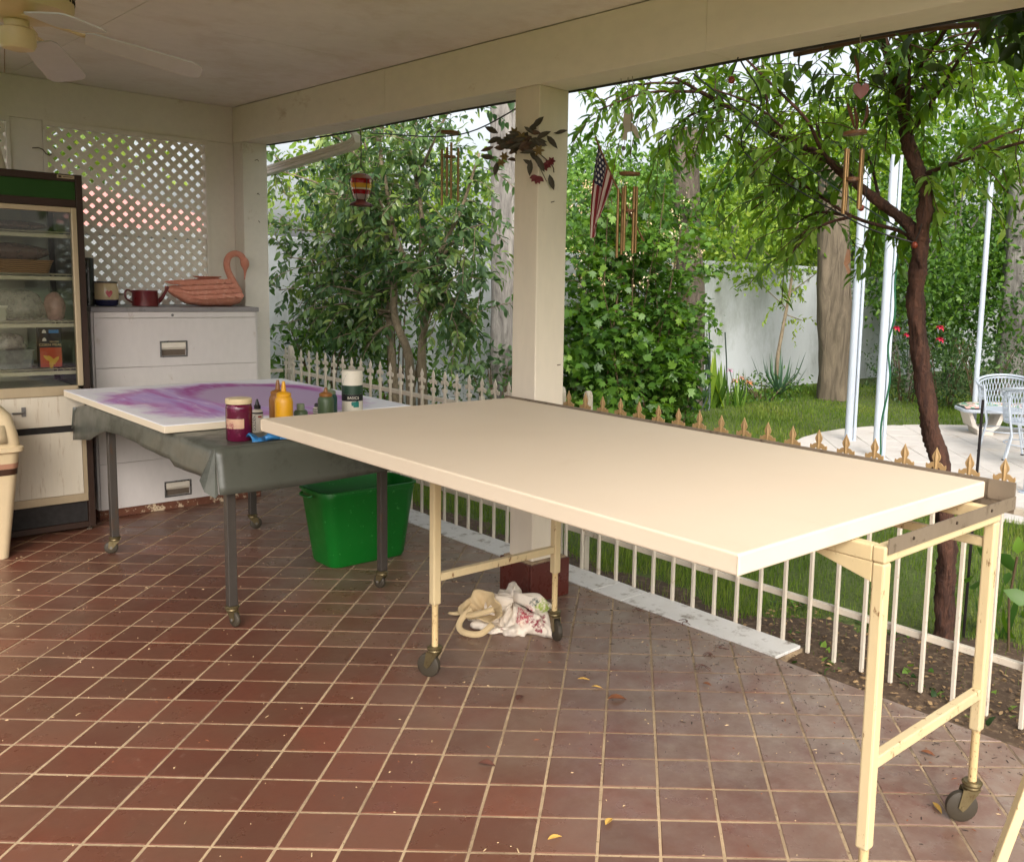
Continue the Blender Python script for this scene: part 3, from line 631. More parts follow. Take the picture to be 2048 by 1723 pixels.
MB().lathe([(0, ZT), (.05, ZT), (.0535, ZT + .006), (.0535, ZT + .262), (.05, ZT + .272), (0, ZT + .272)], (*bc, 0), 30, cap=False).build('body', M_paper, bg_, smooth=True)
M_dg = mat('dark_green_print', srgb(36, 64, 46), None, 12, 0.45); M_tl = mat('teal_print', srgb(30, 130, 116), srgb(24, 108, 100), 20, 0.45)
arc_patch(MB(), bc, .0540, AZ, 1.7, ZT + .148, ZT + .195, 18).build('colour_band', M_dg, bg_, smooth=True)
arc_patch(MB(), bc, .0540, AZ, 1.7, ZT + .112, ZT + .1478, 18).build('name_band', M_ink, bg_, smooth=True)
P = [[(bc[0] + .0541 * math.cos(a), bc[1] + .0541 * math.sin(a), z) for a in (AZ - 1.5, AZ - 1.5 + w)] for z, w in ((ZT + .196, .35), (ZT + .22, .5), (ZT + .245, .75), (ZT + .262, 1.0))]
MB().grid(P).build('teal_corner', M_tl, bg_, smooth=True)
for da, z, w, h in ((0.15, .088, .3, .022), (.3, .08, .28, .03), (.02, .094, .2, .012), (.38, .1, .12, .012)): arc_patch(MB(), bc, .0541 + .0002 * w, AZ + da, w, ZT + z, ZT + z + h, 8).build('brush_mark', M_tl, bg_, smooth=True)
text_mesh('lettering', 'BASICS', .019, face_M((*bc, ZT + .124), AZ, dist=.0545), M_paper, bg_)
# blue glove crumpled in front of the jar
def crumple(nu, nv, fn): return [[fn(i / (nu - 1), j / (nv - 1)) for j in range(nv)] for i in range(nu)]
M_glove = mat('blue_nitrile', srgb(56, 132, 190), srgb(40, 108, 168), 20, 0.42, 0.3, 90)
gl = thing('nitrile_glove', (-0.57, -1.20, ZT), 'crumpled blue disposable glove lying in front of the magenta jar', 'glove')
def glove_fn(a, b):
    x = -0.572 + (b - .5) * 0.075 + 0.01 * math.sin(a * 8); y = -1.285 + a * 0.175 + 0.008 * math.sin(b * 9)
    h = 0.030 * math.sin(math.pi * min(1, max(0, b))) * (0.55 + 0.45 * math.sin(a * 9.0 + 1.2)) + 0.010 * math.sin(a * 23 + b * 11) * math.sin(math.pi * b)
    return (x, y, ZT + 0.003 + max(0, h))
MB().grid(crumple(34, 14, glove_fn)).build('palm', M_glove, gl, smooth=True, angle=180, solid=0.001)
MB().tube(spline([(-0.545, -1.215, ZT + .014), (-0.538, -1.19, ZT + .02), (-0.54, -1.165, ZT + .014), (-0.55, -1.14, ZT + .01)], 5), [.012, .0125, .013, .013, .013, .013, .012, .012, .012, .012, .011, .011, .01, .009, .008, .005], 10).build('finger', M_glove, gl, smooth=True)
MB().tube(spline([(-0.61, -1.16, ZT + .012), (-0.60, -1.13, ZT + .02), (-0.585, -1.11, ZT + .012)], 5), [.011, .011, .011, .011, .011, .010, .01, .01, .009, .008, .005], 10).build('finger', M_glove, gl, smooth=True)
MB().tube(spline([(-0.60, -1.28, ZT + .012), (-0.615, -1.305, ZT + .03), (-0.60, -1.32, ZT + .012)], 5), [.010, .010, .010, .009, .009, .009, .009, .008, .008, .007, .004], 10).build('cuff', M_glove, gl, smooth=True)

# ---------------------------------------------------------------- green tub, bag, bin
M_green = mat('green_plastic', srgb(10, 112, 34), srgb(8, 96, 28), 3, 0.38, dirt=srgb(70, 146, 78), damount=(0.63, 0.67), dscale=30, bump=.1, bscale=20)
tub = thing('storage_tub', (-1.15, -0.42, 0), 'bright green open plastic tub under the work table', 'tub')
def rrect(cx, cy, hx, hy, r, n=5):
    return [(cx + sx * (hx - r) + r * math.cos(a), cy + sy * (hy - r) + r * math.sin(a)) for sx, sy, a0 in ((1, 1, 0), (-1, 1, 90), (-1, -1, 180), (1, -1, 270)) for a in [math.radians(a0 + 90 * k / n) for k in range(n + 1)]]
def rr_loft(mb, secs, cx, cy, cap0=True, cap1=True):
    L = [[(x, y, z) for x, y in rrect(cx, cy, hx, hy, r)] for hx, hy, r, z in secs]; n = len(L[0])
    vs = [p for s_ in L for p in s_]
    fs = [(i * n + j, i * n + (j + 1) % n, (i + 1) * n + (j + 1) % n, (i + 1) * n + j) for i in range(len(L) - 1) for j in range(n)]
    if cap0: fs.append(tuple(reversed(range(n))))
    if cap1: fs.append(tuple(range((len(L) - 1) * n, len(L) * n)))
    return mb.add(vs, fs)
rr_loft(MB(), [(.125, .225, .05, .002), (.135, .235, .055, .02), (.163, .288, .07, .395), (.166, .291, .072, .40), (.166, .291, .072, .425), (.176, .301, .075, .428), (.176, .301, .075, .437), (.168, .293, .07, .44), (.160, .285, .068, .43), (.128, .228, .05, .03)], -1.145, -0.415).build('tub_body', M_green, tub, smooth=True, angle=38)
for y in (-0.725, -0.105): MB().tube(spline([(-1.21, y, .415), (-1.19, y + (.015 if y > -.4 else -.015), .408), (-1.10, y + (.015 if y > -.4 else -.015), .408), (-1.08, y, .415)], 4), .008, 8).build('handle', M_green, tub, smooth=True)

M_bagw = NT('printed_cotton'); _m = M_bagw
_b = _m.mix(_m.noise(9, 5), srgb(232, 222, 208), srgb(212, 198, 178))
_wav = _m.noise(26, 3, col=True)
def blot(c, rad, col, base):
    d = _m.n('ShaderNodeVectorMath'); d.operation = 'DISTANCE'; d.inputs[1].default_value = c
    v2 = _m.n('ShaderNodeVectorMath'); v2.operation = 'MULTIPLY_ADD'; _m.l(_wav, v2.inputs[0]); v2.inputs[1].default_value = (.06, .06, .06); _m.l(_m.pos(), v2.inputs[2])
    v3 = _m.n('ShaderNodeVectorMath'); v3.operation = 'SUBTRACT'; _m.l(v2.outputs[0], v3.inputs[0]); v3.inputs[1].default_value = (.03, .03, .03)
    _m.l(v3.outputs[0], d.inputs[0]); return _m.mix(_m.math('MULTIPLY', _m.ramp(d.outputs['Value'], rad, rad * .8), _m.ramp(_m.noise(60, 4, .7), .40, .56)), base, col)
_b = blot((.40, -.45, .10), .062, srgb(172, 66, 78), _b); _b = blot((.47, -.41, .06), .045, srgb(130, 40, 56), _b)
_b = blot((.44, -.34, .12), .042, srgb(150, 170, 70), _b); _b = blot((.36, -.56, .03), .03, srgb(180, 40, 50), _b); _b = blot((.40, -.37, .13), .025, srgb(90, 96, 90), _b)
M_bagw.set(Base_Color=_b, Roughness=0.85).bump(_m.noise(40, 4), 0.35, 0.004); M_bagw = M_bagw.m
M_lining = mat('tan_lining', srgb(204, 182, 142), srgb(182, 156, 114), 14, 0.85, 0.4, 40)
bag = thing('tote_bag', (0.26, -0.42, 0), 'crumpled white floral tote bag with tan lining lying on the tiles', 'bag')
def bagfn(a, b):
    th = 2 * math.pi * a; ph = b * math.pi * 0.5
    rx = 0.20 + 0.028 * math.sin(3 * th + 1) + 0.016 * math.sin(5 * th); rr = math.cos(ph) ** 0.62
    x = rx * rr * math.cos(th); y = rx * 0.80 * rr * math.sin(th); z = 0.105 * math.sin(ph) ** 0.75 * (1 + 0.18 * math.sin(th * 2 + 0.5))
    f = 0.016 * math.sin(7 * th + 6 * b) + 0.011 * math.sin(13 * th - 9 * b + 1) + 0.008 * math.sin(23 * th + 7 * b) + .006 * math.sin(17 * b + 3 * th)
    k = 1 + f / 0.17; peak = 0.085 * math.exp(-((th - 2.35) / 0.42) ** 2) * math.sin(ph) ** 1.5 + .03 * math.exp(-((th - .6) / .5) ** 2) * math.sin(ph)
    dent = 0.055 * math.exp(-(((th - 4.7) / 0.8) ** 2 + ((b - .55) / .3) ** 2))
    return (0.275 + x * k, -0.40 + y * k + dent * .5, max(0.002, z * k + peak - dent))
MB().grid([[bagfn(i / 84, j / 22) for i in range(85)] for j in range(23)]).build('cloth_body', M_bagw, bag, smooth=True, angle=180, solid=0.002)
MN = Vector((.16, -.74, .62)).normalized(); MS = Vector((.97, .21, 0)).normalized(); MU = MN.cross(MS).normalized() * -1
def mouth(a, b):
    th = 2 * math.pi * a; r = 0.092 * (1 - 0.8 * b) * (1 + .14 * math.sin(3 * th + .6) + .05 * math.sin(8 * th))
    p = Vector((0.205, -0.525, 0.088)) + MS * (r * 1.3 * math.cos(th)) + MU * (r * .80 * math.sin(th)) - MN * (0.05 * b) + MN * (.010 * math.sin(5 * th + 4 * b) + .012 * (1 - b))
    return (p.x, p.y, max(.003, p.z))
MB().grid([[mouth(i / 48, j / 7) for i in range(49)] for j in range(8)]).build('lining', M_lining, bag, smooth=True, angle=180, solid=0.003)
def ribbon(pts, w, tw):
    P = spline(pts, 8); R_ = []
    for i, p in enumerate(P):
        d = (P[min(i + 1, len(P) - 1)] - P[max(0, i - 1)]).normalized(); u2 = d.cross(Vector((.75, -.58, .33)) + Vector(tw) * .25).normalized(); R_.append([tuple(p - u2 * w / 2), tuple(p + u2 * w / 2)])
    return R_
MB().grid(ribbon([(0.135, -0.455, .115), (0.11, -0.53, .10), (0.135, -0.59, .075), (0.20, -0.61, .07), (0.275, -0.585, .095), (0.31, -0.54, .115)], .026, (.3, -.3, .9))).build('strap', M_lining, bag, smooth=True, angle=180, solid=0.003)
MB().grid(ribbon([(0.19, -0.575, .095), (0.19, -0.635, .055), (0.22, -0.665, .028), (0.275, -0.665, .020), (0.335, -0.63, .026), (0.345, -0.57, .06)], .028, (.5, -.6, .7))).build('strap', M_lining, bag, smooth=True, angle=180, solid=0.003)
MB().grid([[(0.10 - .12 * b + .03 * a, -0.50 - .07 * b + .12 * a, .010 + .05 * (1 - b) * math.sin(math.pi * a) + .006 * math.sin(20 * a + 6 * b)) for a in np.linspace(0, 1, 12)] for b in np.linspace(0, 1, 9)]).build('hem_corner', M_lining, bag, smooth=True, angle=180, solid=0.002)

M_bin = mat('cream_plastic', srgb(216, 196, 160), srgb(204, 182, 144), 3, 0.5)
M_brown = mat('brown_band', srgb(66, 40, 26), None, 8, 0.5); M_pinkb = mat('pink_band', srgb(178, 130, 104), None, 8, 0.5)
tb = thing('waste_bin', (-2.47, -2.03, 0), 'tall cream swing lid waste bin with a brown stripe at the left edge', 'bin')
cx, cy = -2.465, -2.03
rr_loft(MB(), [(.13, .155, .04, .001), (.185, .215, .05, .565), (.188, .218, .05, .60)], cx, cy).build('bin_body', M_bin, tb, smooth=True, angle=30)
rr_loft(MB(), [(.1775, .2070, .05, .475), (.1805, .2100, .05, .51)], cx, cy, False, False).build('brown_stripe', M_brown, tb, smooth=True)
rr_loft(MB(), [(.1812, .2108, .05, .5105), (.1845, .2143, .05, .54)], cx, cy, False, False).build('pink_stripe', M_pinkb, tb, smooth=True)
rr_loft(MB(), [(.2, .232, .05, .601), (.206, .238, .05, .606), (.206, .238, .05, .628), (.192, .224, .05, .634), (.186, .216, .05, .70), (.165, .195, .06, .80), (.12, .15, .06, .86), (.06, .09, .05, .876)], cx, cy).build('lid_hood', M_bin, tb, smooth=True, angle=30)
MB().grid([[(cx + .2 - .09 * (t ** 1.7), cy + y, .655 + t * .18) for y in np.linspace(-.15, .15, 6)] for t in np.linspace(0, 1, 7)]).build('swing_flap', M_bin, tb, smooth=True, solid=0.012)
# ---------------------------------------------------------------- white drawer cabinet and what stands on it
M_cab = mat('cabinet_enamel', srgb(218, 212, 208), srgb(204, 197, 192), 3, 0.42, 0.05, 30, dirt=srgb(166, 146, 124), damount=(0.62, 0.78), dscale=9, stretch=(1, 1, .45))
M_cabtop = mat('cabinet_top', srgb(150, 146, 146), srgb(120, 116, 116), 8, 0.45, dirt=srgb(96, 92, 92), damount=(0.55, 0.7), dscale=14)
M_rust = mat('rusty_kick', srgb(84, 40, 30), srgb(120, 76, 50), 20, 0.8, 0.4, 50, dirt=srgb(196, 176, 146), damount=(0.56, 0.62), dscale=22)
M_chrome = mat('dull_chrome', srgb(150, 148, 146), srgb(110, 108, 106), 20, 0.32, metallic=0.8)
M_dark = mat('dark_gap', srgb(34, 30, 28), None, 10, 0.8)
cab = thing('drawer_cabinet', (-3.15, -0.73, 0), 'wide white metal drawer cabinet with recessed chrome handles and rusty base', 'cabinet')
cx0, cx1, cy0, cy1 = -3.40, -2.945, -1.262, -0.203
box('carcass', (cx0, cy0, 0.053), (cx1, cy1, 1.335), M_cab, cab, bevel=0.003)
box('kick_base', (cx0 + .01, cy0 + .004, 0.0), (cx1 + .012, cy1 - .004, 0.0525), M_rust, cab, bevel=0.003)
box('top_plate', (cx0 - .004, cy0 - .004, 1.3355), (cx1 + .02, cy1 + .004, 1.366), M_cabtop, cab, bevel=0.004)
box('lock_strip', (cx1 + .0005, cy0 + .012, 1.297), (cx1 + .013, cy1 - .02, 1.334), M_cab, cab, bevel=0.002)
MB().lathe([(0, 0), (.009, 0), (.009, .003), (.006, .005), (0, .005)], (cx1 + .0132, -0.779, 1.313), 14, M=Matrix.Rotation(math.pi / 2, 4, 'Y'), cap=False).build('lock', M_chrome, cab)
for k, (z0, z1) in enumerate(((.978, 1.294), (.667, .9745), (.356, .6635), (.056, .3525))):
    x = cx1 + .0005; hy0, hy1 = -.855, -.700
    hz0 = (1.044, .745, .43, .095)[k]; hz1 = hz0 + .09
    mb = MB(); ya, yb_ = cy0 + .012, cy1 - .02
    for lo, hi in (((x, ya, z0), (x + .016, hy0, z1)), ((x, hy1, z0), (x + .016, yb_, z1)), ((x, hy0, z0), (x + .016, hy1, hz0)), ((x, hy0, hz1), (x + .016, hy1, z1))): mb.box(lo, hi)
    dr = mb.build('drawer', M_cab, cab)
    box('handle_recess', (x, hy0 + .001, hz0 + .001), (x + .002, hy1 - .001, hz1 - .001), M_grime, dr)
    fr = MB(); t = .009
    for lo, hi in (((x + .0165, hy0 - t, hz0 - t), (x + .021, hy1 + t, hz0)), ((x + .0165, hy0 - t, hz1), (x + .021, hy1 + t, hz1 + t)), ((x + .0165, hy0 - t, hz0), (x + .021, hy0, hz1)), ((x + .0165, hy1, hz0), (x + .021, hy1 + t, hz1))): fr.box(lo, hi)
    fr.build('handle_frame', M_chrome, dr)
    MB().prism([(x + .003, hy0 + .002, hz1 - .003), (x + .018, hy0 + .002, hz1 - .003), (x + .018, hy0 + .002, hz1 - .035), (x + .008, hy0 + .002, hz1 - .05)], (0, 0, 0), (0, .151, 0)).build('handle_grip', M_paper, dr)

ZC = 1.367
M_terra = NT('terracotta'); _t = M_terra
_tc = _t.mix(_t.noise(14, 5), srgb(208, 142, 120), srgb(190, 120, 98)); _tc = _t.mix(_t.ramp(_t.noise(40, 4, .7), .5, .75), _tc, srgb(216, 164, 144))
M_terra.set(Base_Color=_tc, Roughness=0.8).bump(_t.noise(60, 4), 0.3, 0.003); M_terra = M_terra.m
sw = thing('swan_planter', (-3.12, -0.47, ZC), 'terracotta swan planter with a curved neck on the white cabinet', 'planter')
SX = -3.12
def swan_sec(t):
    """t from tail (0) to breast (1): y, z bottom, z top, half width"""
    Y = [-0.755, -0.70, -0.62, -0.52, -0.42, -0.33, -0.27, -0.235]; ZB = [1.475, 1.432, 1.383, 1.367, 1.367, 1.367, 1.385, 1.43]
    ZTp = [1.503, 1.494, 1.505, 1.562, 1.566, 1.54, 1.478, 1.455]; W = [.010, .045, .085, .112, .118, .105, .07, .03]
    k = t * (len(Y) - 1); i = min(int(k), len(Y) - 2); f = k - i; f = f * f * (3 - 2 * f) if False else f
    L = lambda A: A[i] + (A[i + 1] - A[i]) * f
    return L(Y), L(ZB), L(ZTp), L(W)
R_ = []
for i in range(29):
    y, zb, zt, w = swan_sec(i / 28); zc = (zb + zt) / 2; h = (zt - zb) / 2; row = []
    for j in range(25):
        a = 2 * math.pi * j / 24; ca, sa = math.cos(a), math.sin(a)
        fe = 1 + (0.03 * math.sin(i * 2.2 + j * 2.1) if 2 < i < 27 else 0)
        row.append((SX + w * fe * math.copysign(abs(ca) ** .8, ca), y, max(ZC, zc + h * fe * math.copysign(abs(sa) ** .75, sa))))
    R_.append(row)
MB().grid(R_).build('body', M_terra, sw, smooth=True, angle=180)
for sg_ in (-1, 1):
    for r_, (n_, y0, y1, zz) in enumerate(((6, -.64, -.38, 1.545), (6, -.62, -.34, 1.512), (6, -.59, -.32, 1.479), (5, -.54, -.30, 1.446))):
        for k in range(n_):                                           # overlapping feathers of the wing
            yc = y0 + (y1 - y0) * k / (n_ - 1) if False else y1 + (y0 - y1) * k / (n_ - 1)
            wloc = .112 - .012 * r_ * 0 - .25 * max(0, -.55 - yc) ** 1.0 * .9
            ln = .075 + .012 * k; c = Vector((SX + sg_ * (wloc + .006 + .002 * (n_ - k)), yc, zz - .004 * k))
            pts = [(c.x, c.y + ln * .35, c.z + .0), (c.x + sg_ * .006, c.y + ln * .15, c.z + .017), (c.x + sg_ * .007, c.y - ln * .3, c.z + .014), (c.x + sg_ * .003, c.y - ln * .65, c.z + .004), (c.x + sg_ * .007, c.y - ln * .3, c.z - .013), (c.x + sg_ * .006, c.y + ln * .15, c.z - .016)]
            MB().add([(c.x + sg_ * .011, c.y, c.z)] + pts, [(0, 1 + q, 1 + (q + 1) % 6) for q in range(6)]).build('feather', M_terra, sw, smooth=True, angle=60)
MB().lathe([(.045, 1.562), (.060, 1.568), (.066, 1.572), (.060, 1.574), (.045, 1.566), (.03, 1.5665)], (SX, -.475, 0), 22, sx=1.0, sy=1.5, cap=False).build('rim', M_terra, sw, smooth=True)
npts = spline([(SX, -.262, 1.43), (SX, -.268, 1.475), (SX, -.298, 1.54), (SX, -.332, 1.62), (SX, -.338, 1.677), (SX, -.316, 1.722), (SX, -.272, 1.739), (SX, -.233, 1.722), (SX, -.213, 1.68)], 5)
nr = [.034 - .012 * min(1, k / 14) for k in range(len(npts))]
MB().tube(npts, nr, 14).build('neck', M_terra, sw, smooth=True, angle=180)
MB().tube(spline([(SX, -.222, 1.708), (SX, -.212, 1.678), (SX, -.208, 1.645), (SX, -.210, 1.61), (SX, -.214, 1.556)], 4), [.02, .024, .027, .029, .030, .030, .029, .027, .023, .018, .014, .011, .009, .007, .006, .005, .004], 14).build('head', M_terra, sw, smooth=True, angle=180)

M_red = mat('dark_red_enamel', srgb(112, 34, 38), srgb(92, 26, 30), 6, 0.35)
wc = thing('watering_can', (-3.1, -0.89, ZC), 'small dark red watering can with a ring handle left of the swan', 'watering can')
MB().lathe([(0, ZC), (.078, ZC), (.08, ZC + .003), (.076, ZC + .098), (.079, ZC + .103), (.074, ZC + .103), (.072, ZC + .01), (0, ZC + .01)], (-3.1, -0.89, 0), 28, cap=False).build('pot', M_red, wc, smooth=True, angle=35)
MB().tube(spline([(-3.1, -.815, ZC + .022), (-3.1, -.785, ZC + .055), (-3.1, -.755, ZC + .105), (-3.1, -.742, ZC + .13)], 4), [.017, .016, .015, .014, .013, .012, .011, .010, .009, .009, .0085, .008, .0085], 12).build('spout', M_red, wc, smooth=True)
MB().tube(spline([(-3.1, -.966, ZC + .09), (-3.1, -.995, ZC + .105), (-3.1, -1.012, ZC + .085), (-3.1, -1.005, ZC + .05), (-3.1, -.968, ZC + .022)], 5), .006, 8).build('handle', M_red, wc, smooth=True)

def make_pot_mat():
    m = NT('glazed_pot'); p = m.xyz(); z = m.math('SUBTRACT', p[2], ZC)
    c = m.mix(m.noise(30, 4), srgb(206, 188, 152), srgb(186, 166, 128))
    c = m.mix(m.ramp(z, .044, .040), c, srgb(34, 36, 66)); c = m.mix(m.ramp(z, .147, .150), c, srgb(40, 34, 34))
    m.set(Base_Color=c, Roughness=0.25); return m.m
pt = thing('glazed_pot', (-3.1, -1.125, ZC), 'round cream glazed pot with a red heart and dark blue foot', 'pot')
MB().lathe([(0, ZC), (.058, ZC), (.068, ZC + .01), (.073, ZC + .05), (.074, ZC + .085), (.067, ZC + .13), (.064, ZC + .142), (.07, ZC + .15), (.069, ZC + .157), (.062, ZC + .155), (.058, ZC + .12), (0, ZC + .03)], (-3.1, -1.125, 0), 30, cap=False).build('pot_body', make_pot_mat(), pt, smooth=True)
M_hred = mat('red_glaze', srgb(176, 40, 50), None, 20, 0.3)
HA = math.radians(-12)
heart = [(0, -.024), (.012, -.008), (.02, .006), (.019, .018), (.012, .024), (.004, .02), (0, .012), (-.004, .02), (-.012, .024), (-.019, .018), (-.02, .006), (-.012, -.008)]
n_ = Vector((math.cos(HA), math.sin(HA), 0)); x_ = Vector((-n_.y, n_.x, 0)); hc = Vector((-3.1, -1.125, ZC + .078)) + n_ * .0725 + x_ * .012
MB().prism([tuple(hc + x_ * a + Vector((0, 0, b)) - n_ * (a * a * 3)) for a, b in heart], tuple(-n_ * .004), tuple(n_ * .003)).build('heart', M_hred, pt)
M_knob = mat('blue_knob', srgb(70, 64, 66), srgb(150, 132, 100), 30, 0.3)
for s_ in (-1, 1): MB().lathe([(0, -.004), (.026, -.004), (.03, 0), (.026, .005), (0, .007)], (-3.1 + .0, -1.125 + s_ * .082, ZC + .076), 14, sx=.6, cap=False).build('lug', M_knob, pt, smooth=True)
MB().lathe([(0, ZC), (.033, ZC), (.033, ZC + .004), (.036, ZC + .30), (.034, ZC + .306), (.030, ZC + .306), (.028, ZC + .02), (0, ZC + .02)], (-3.1, -1.226, 0), 22, cap=False).build('black_vase', mat('black_ceramic', srgb(22, 20, 22), srgb(34, 30, 30), 5, 0.3), None, smooth=True, angle=35, label='tall black cylinder vase between the fridge and the glazed pot', cat='vase')

# ---------------------------------------------------------------- glass door fridge and its contents
M_fbrown = mat('fridge_brown', srgb(58, 40, 30), srgb(44, 30, 24), 6, 0.5, spec=.3)
M_fgreen = mat('sign_green', srgb(40, 78, 28), srgb(32, 62, 22), 4, 0.6, spec=.2)
M_alu = mat('door_aluminium', srgb(186, 168, 138), srgb(164, 146, 118), 8, 0.4, metallic=0.3, stretch=(1, 1, .2))
M_fwhite = mat('fridge_panel', srgb(214, 206, 190), srgb(196, 184, 162), 3, 0.55, dirt=srgb(160, 136, 104), damount=(0.56, 0.74), dscale=14, stretch=(1, 3, .3))
M_fin = mat('fridge_lining', srgb(196, 188, 168), srgb(178, 170, 150), 4, 0.5)
M_wire = mat('wire_shelf', srgb(206, 196, 168), srgb(184, 172, 144), 20, 0.4, metallic=0.3)
def glass_mat(name, tint, refl=0.9):
    m = NT(name); tr = m.n('ShaderNodeBsdfTransparent'); tr.inputs[0].default_value = (*tint, 1)
    gl_ = m.n('ShaderNodeBsdfGlossy'); gl_.inputs['Roughness'].default_value = 0.03
    fr = m.n('ShaderNodeFresnel'); fr.inputs[0].default_value = 1.5; mx = m.n('ShaderNodeMixShader')
    m.l(m.math('MULTIPLY', fr.outputs[0], refl), mx.inputs[0]); m.l(tr.outputs[0], mx.inputs[1]); m.l(gl_.outputs[0], mx.inputs[2]); m.l(mx.outputs[0], m.out.inputs[0]); return m.m
M_pane = glass_mat('door_glass', (.93, .95, .93))
fr = thing('display_fridge', (-3.04, -1.95, 0), 'brown display fridge with glass door and green sign strip at the left', 'fridge')
fx0, fx1, fy0, fy1 = -3.37, -2.70, -2.56, -1.345
box('front_post', (fx1 - .05, fy1 - .036, .02), (fx1, fy1, 2.155), M_fbrown, fr, bevel=0.003)
box('front_post', (fx1 - .05, fy0, .02), (fx1, fy0 + .036, 2.155), M_fbrown, fr, bevel=0.003)
box('rear_post', (fx0, fy1 - .03, .02), (fx0 + .03, fy1, 2.155), M_fbrown, fr)
box('top_rail', (fx0, fy0 + .0365, 2.112), (fx1 - .001, fy1 - .0365, 2.154), M_fbrown, fr, bevel=0.003)
box('sign_strip', (fx1 - .05, fy0 + .037, 2.008), (fx1 - .012, fy1 - .037, 2.1115), M_fgreen, fr)
box('sign_rail', (fx1 - .05, fy0 + .0365, 1.963), (fx1 - .003, fy1 - .0365, 2.0075), M_fbrown, fr, bevel=0.003)
box('maker_badge', (fx1 - .0008, -1.475, 2.128), (fx1 + .0016, -1.385, 2.146), M_alu, fr)
box('badge_mark', (fx1 + .0017, -1.468, 2.131), (fx1 + .0022, -1.452, 2.143), M_fbrown, fr)
box('badge_mark', (fx1 + .0017, -1.445, 2.135), (fx1 + .0022, -1.395, 2.139), M_fbrown, fr)
box('back_panel', (fx0 + .001, fy0 + .01, .16), (fx0 + .022, -1.52, 2.11), M_fin, fr)
box('side_panel', (fx0 + .031, fy0 + .001, .16), (fx1 - .051, fy0 + .02, 2.11), M_fbrown, fr)
box('side_glass', (fx0 + .031, fy1 - .016, .88), (fx1 - .051, fy1 - .010, 2.11), M_pane, fr)
box('side_lower_panel', (fx0 + .031, fy1 - .02, .16), (fx1 - .051, fy1 - .001, .879), M_fbrown, fr)
box('rear_glass', (fx0 + .004, -1.519, .88), (fx0 + .010, -1.376, 2.11), M_pane, fr)
box('cavity_floor', (fx0 + .023, fy0 + .021, .86), (fx1 - .055, fy1 - .037, .879), M_fin, fr)
df = thing('x', (0, 0, 0)); bpy.data.objects.remove(df)
door = MB()
for lo, hi in (((fx1 - .03, fy1 - .068, .900), (fx1 + .010, fy1 - .038, 1.961)), ((fx1 - .03, fy0 + .038, .900), (fx1 + .010, fy0 + .068, 1.961)), ((fx1 - .03, fy0 + .0681, 1.93), (fx1 + .009, fy1 - .0681, 1.961)), ((fx1 - .03, fy0 + .0681, .845), (fx1 + .009, fy1 - .0681, .905)), ((fx1 - .03, -1.96, .9052), (fx1 + .008, -1.93, 1.9298))): door.box(lo, hi)
do = door.build('door_frame', M_alu, fr, bevel=0.004)
box('glass_pane', (fx1 - .012, fy0 + .0685, .9055), (fx1 - .007, fy1 - .0685, 1.9295), M_pane, do)
box('upper_panel', (fx1 - .03, fy0 + .037, .662), (fx1 + .002, fy1 - .037, .8445), M_fwhite, fr, bevel=0.003)
box('panel_gap', (fx1 - .03, fy0 + .037, .622), (fx1 - .008, fy1 - .037, .6615), M_dark, fr)
box('lower_panel', (fx1 - .03, fy0 + .037, .236), (fx1 + .002, fy1 - .060, .6215), M_fwhite, fr, bevel=0.003)
box('panel_trim', (fx1 - .03, fy1 - .0595, .236), (fx1 + .004, fy1 - .037, .6215), M_alu, fr)
box('base_trim', (fx1 - .03, fy0 + .037, .187), (fx1 + .003, fy1 - .037, .2355), M_alu, fr, bevel=0.002)
box('grille', (fx1 - .06, fy0 + .037, .03), (fx1 - .03, fy1 - .037, .1865), M_dark, fr)
box('bottom_rail', (fx1 - .05, fy0 + .037, .022), (fx1 - .004, fy1 - .037, .055), M_fbrown, fr)
for y in (fy1 - .03, fy0 + .03): MB().lathe([(0, 0), (.016, 0), (.016, .004), (.006, .006), (.006, .0195), (0, .0195)], (fx1 - .03, y, 0), 10, cap=False).build('foot', M_grime, fr)
la = MB().box((fx1 + .0025, -1.712, .735), (fx1 + .008, -1.69, .79)).build('latch', M_chrome, fr)
MB().tube([(fx1 + .012, -1.76, .757), (fx1 + .012, -1.70, .757)], .006, 8).build('bolt', M_chrome, la)
for z in (1.815, 1.565, 1.285, 1.0):
    sh = MB(); ya, yb_ = fy0 + .03, fy1 - .04; xb, xf = fx0 + .03, fx1 - .075
    sh.box((xf - .004, ya, z - .034), (xf + .004, yb_, z - .012))
    sh.tube([(xf, ya, z), (xf, yb_, z)], .0035, 6); sh.tube([(xb, ya, z), (xb, yb_, z)], .0035, 6); sh.tube([((xb + xf) / 2, ya, z - .004), ((xb + xf) / 2, yb_, z - .004)], .003, 6)
    y = ya + .01
    while y < yb_: sh.bar((xb, y, z + .003), (xf + .004, y, z + .003), .0028); sh.bar((xf + .004, y, z + .003), (xf + .004, y, z - .02), .0028); y += .034
    sh.build('wire_shelf', M_wire, fr)
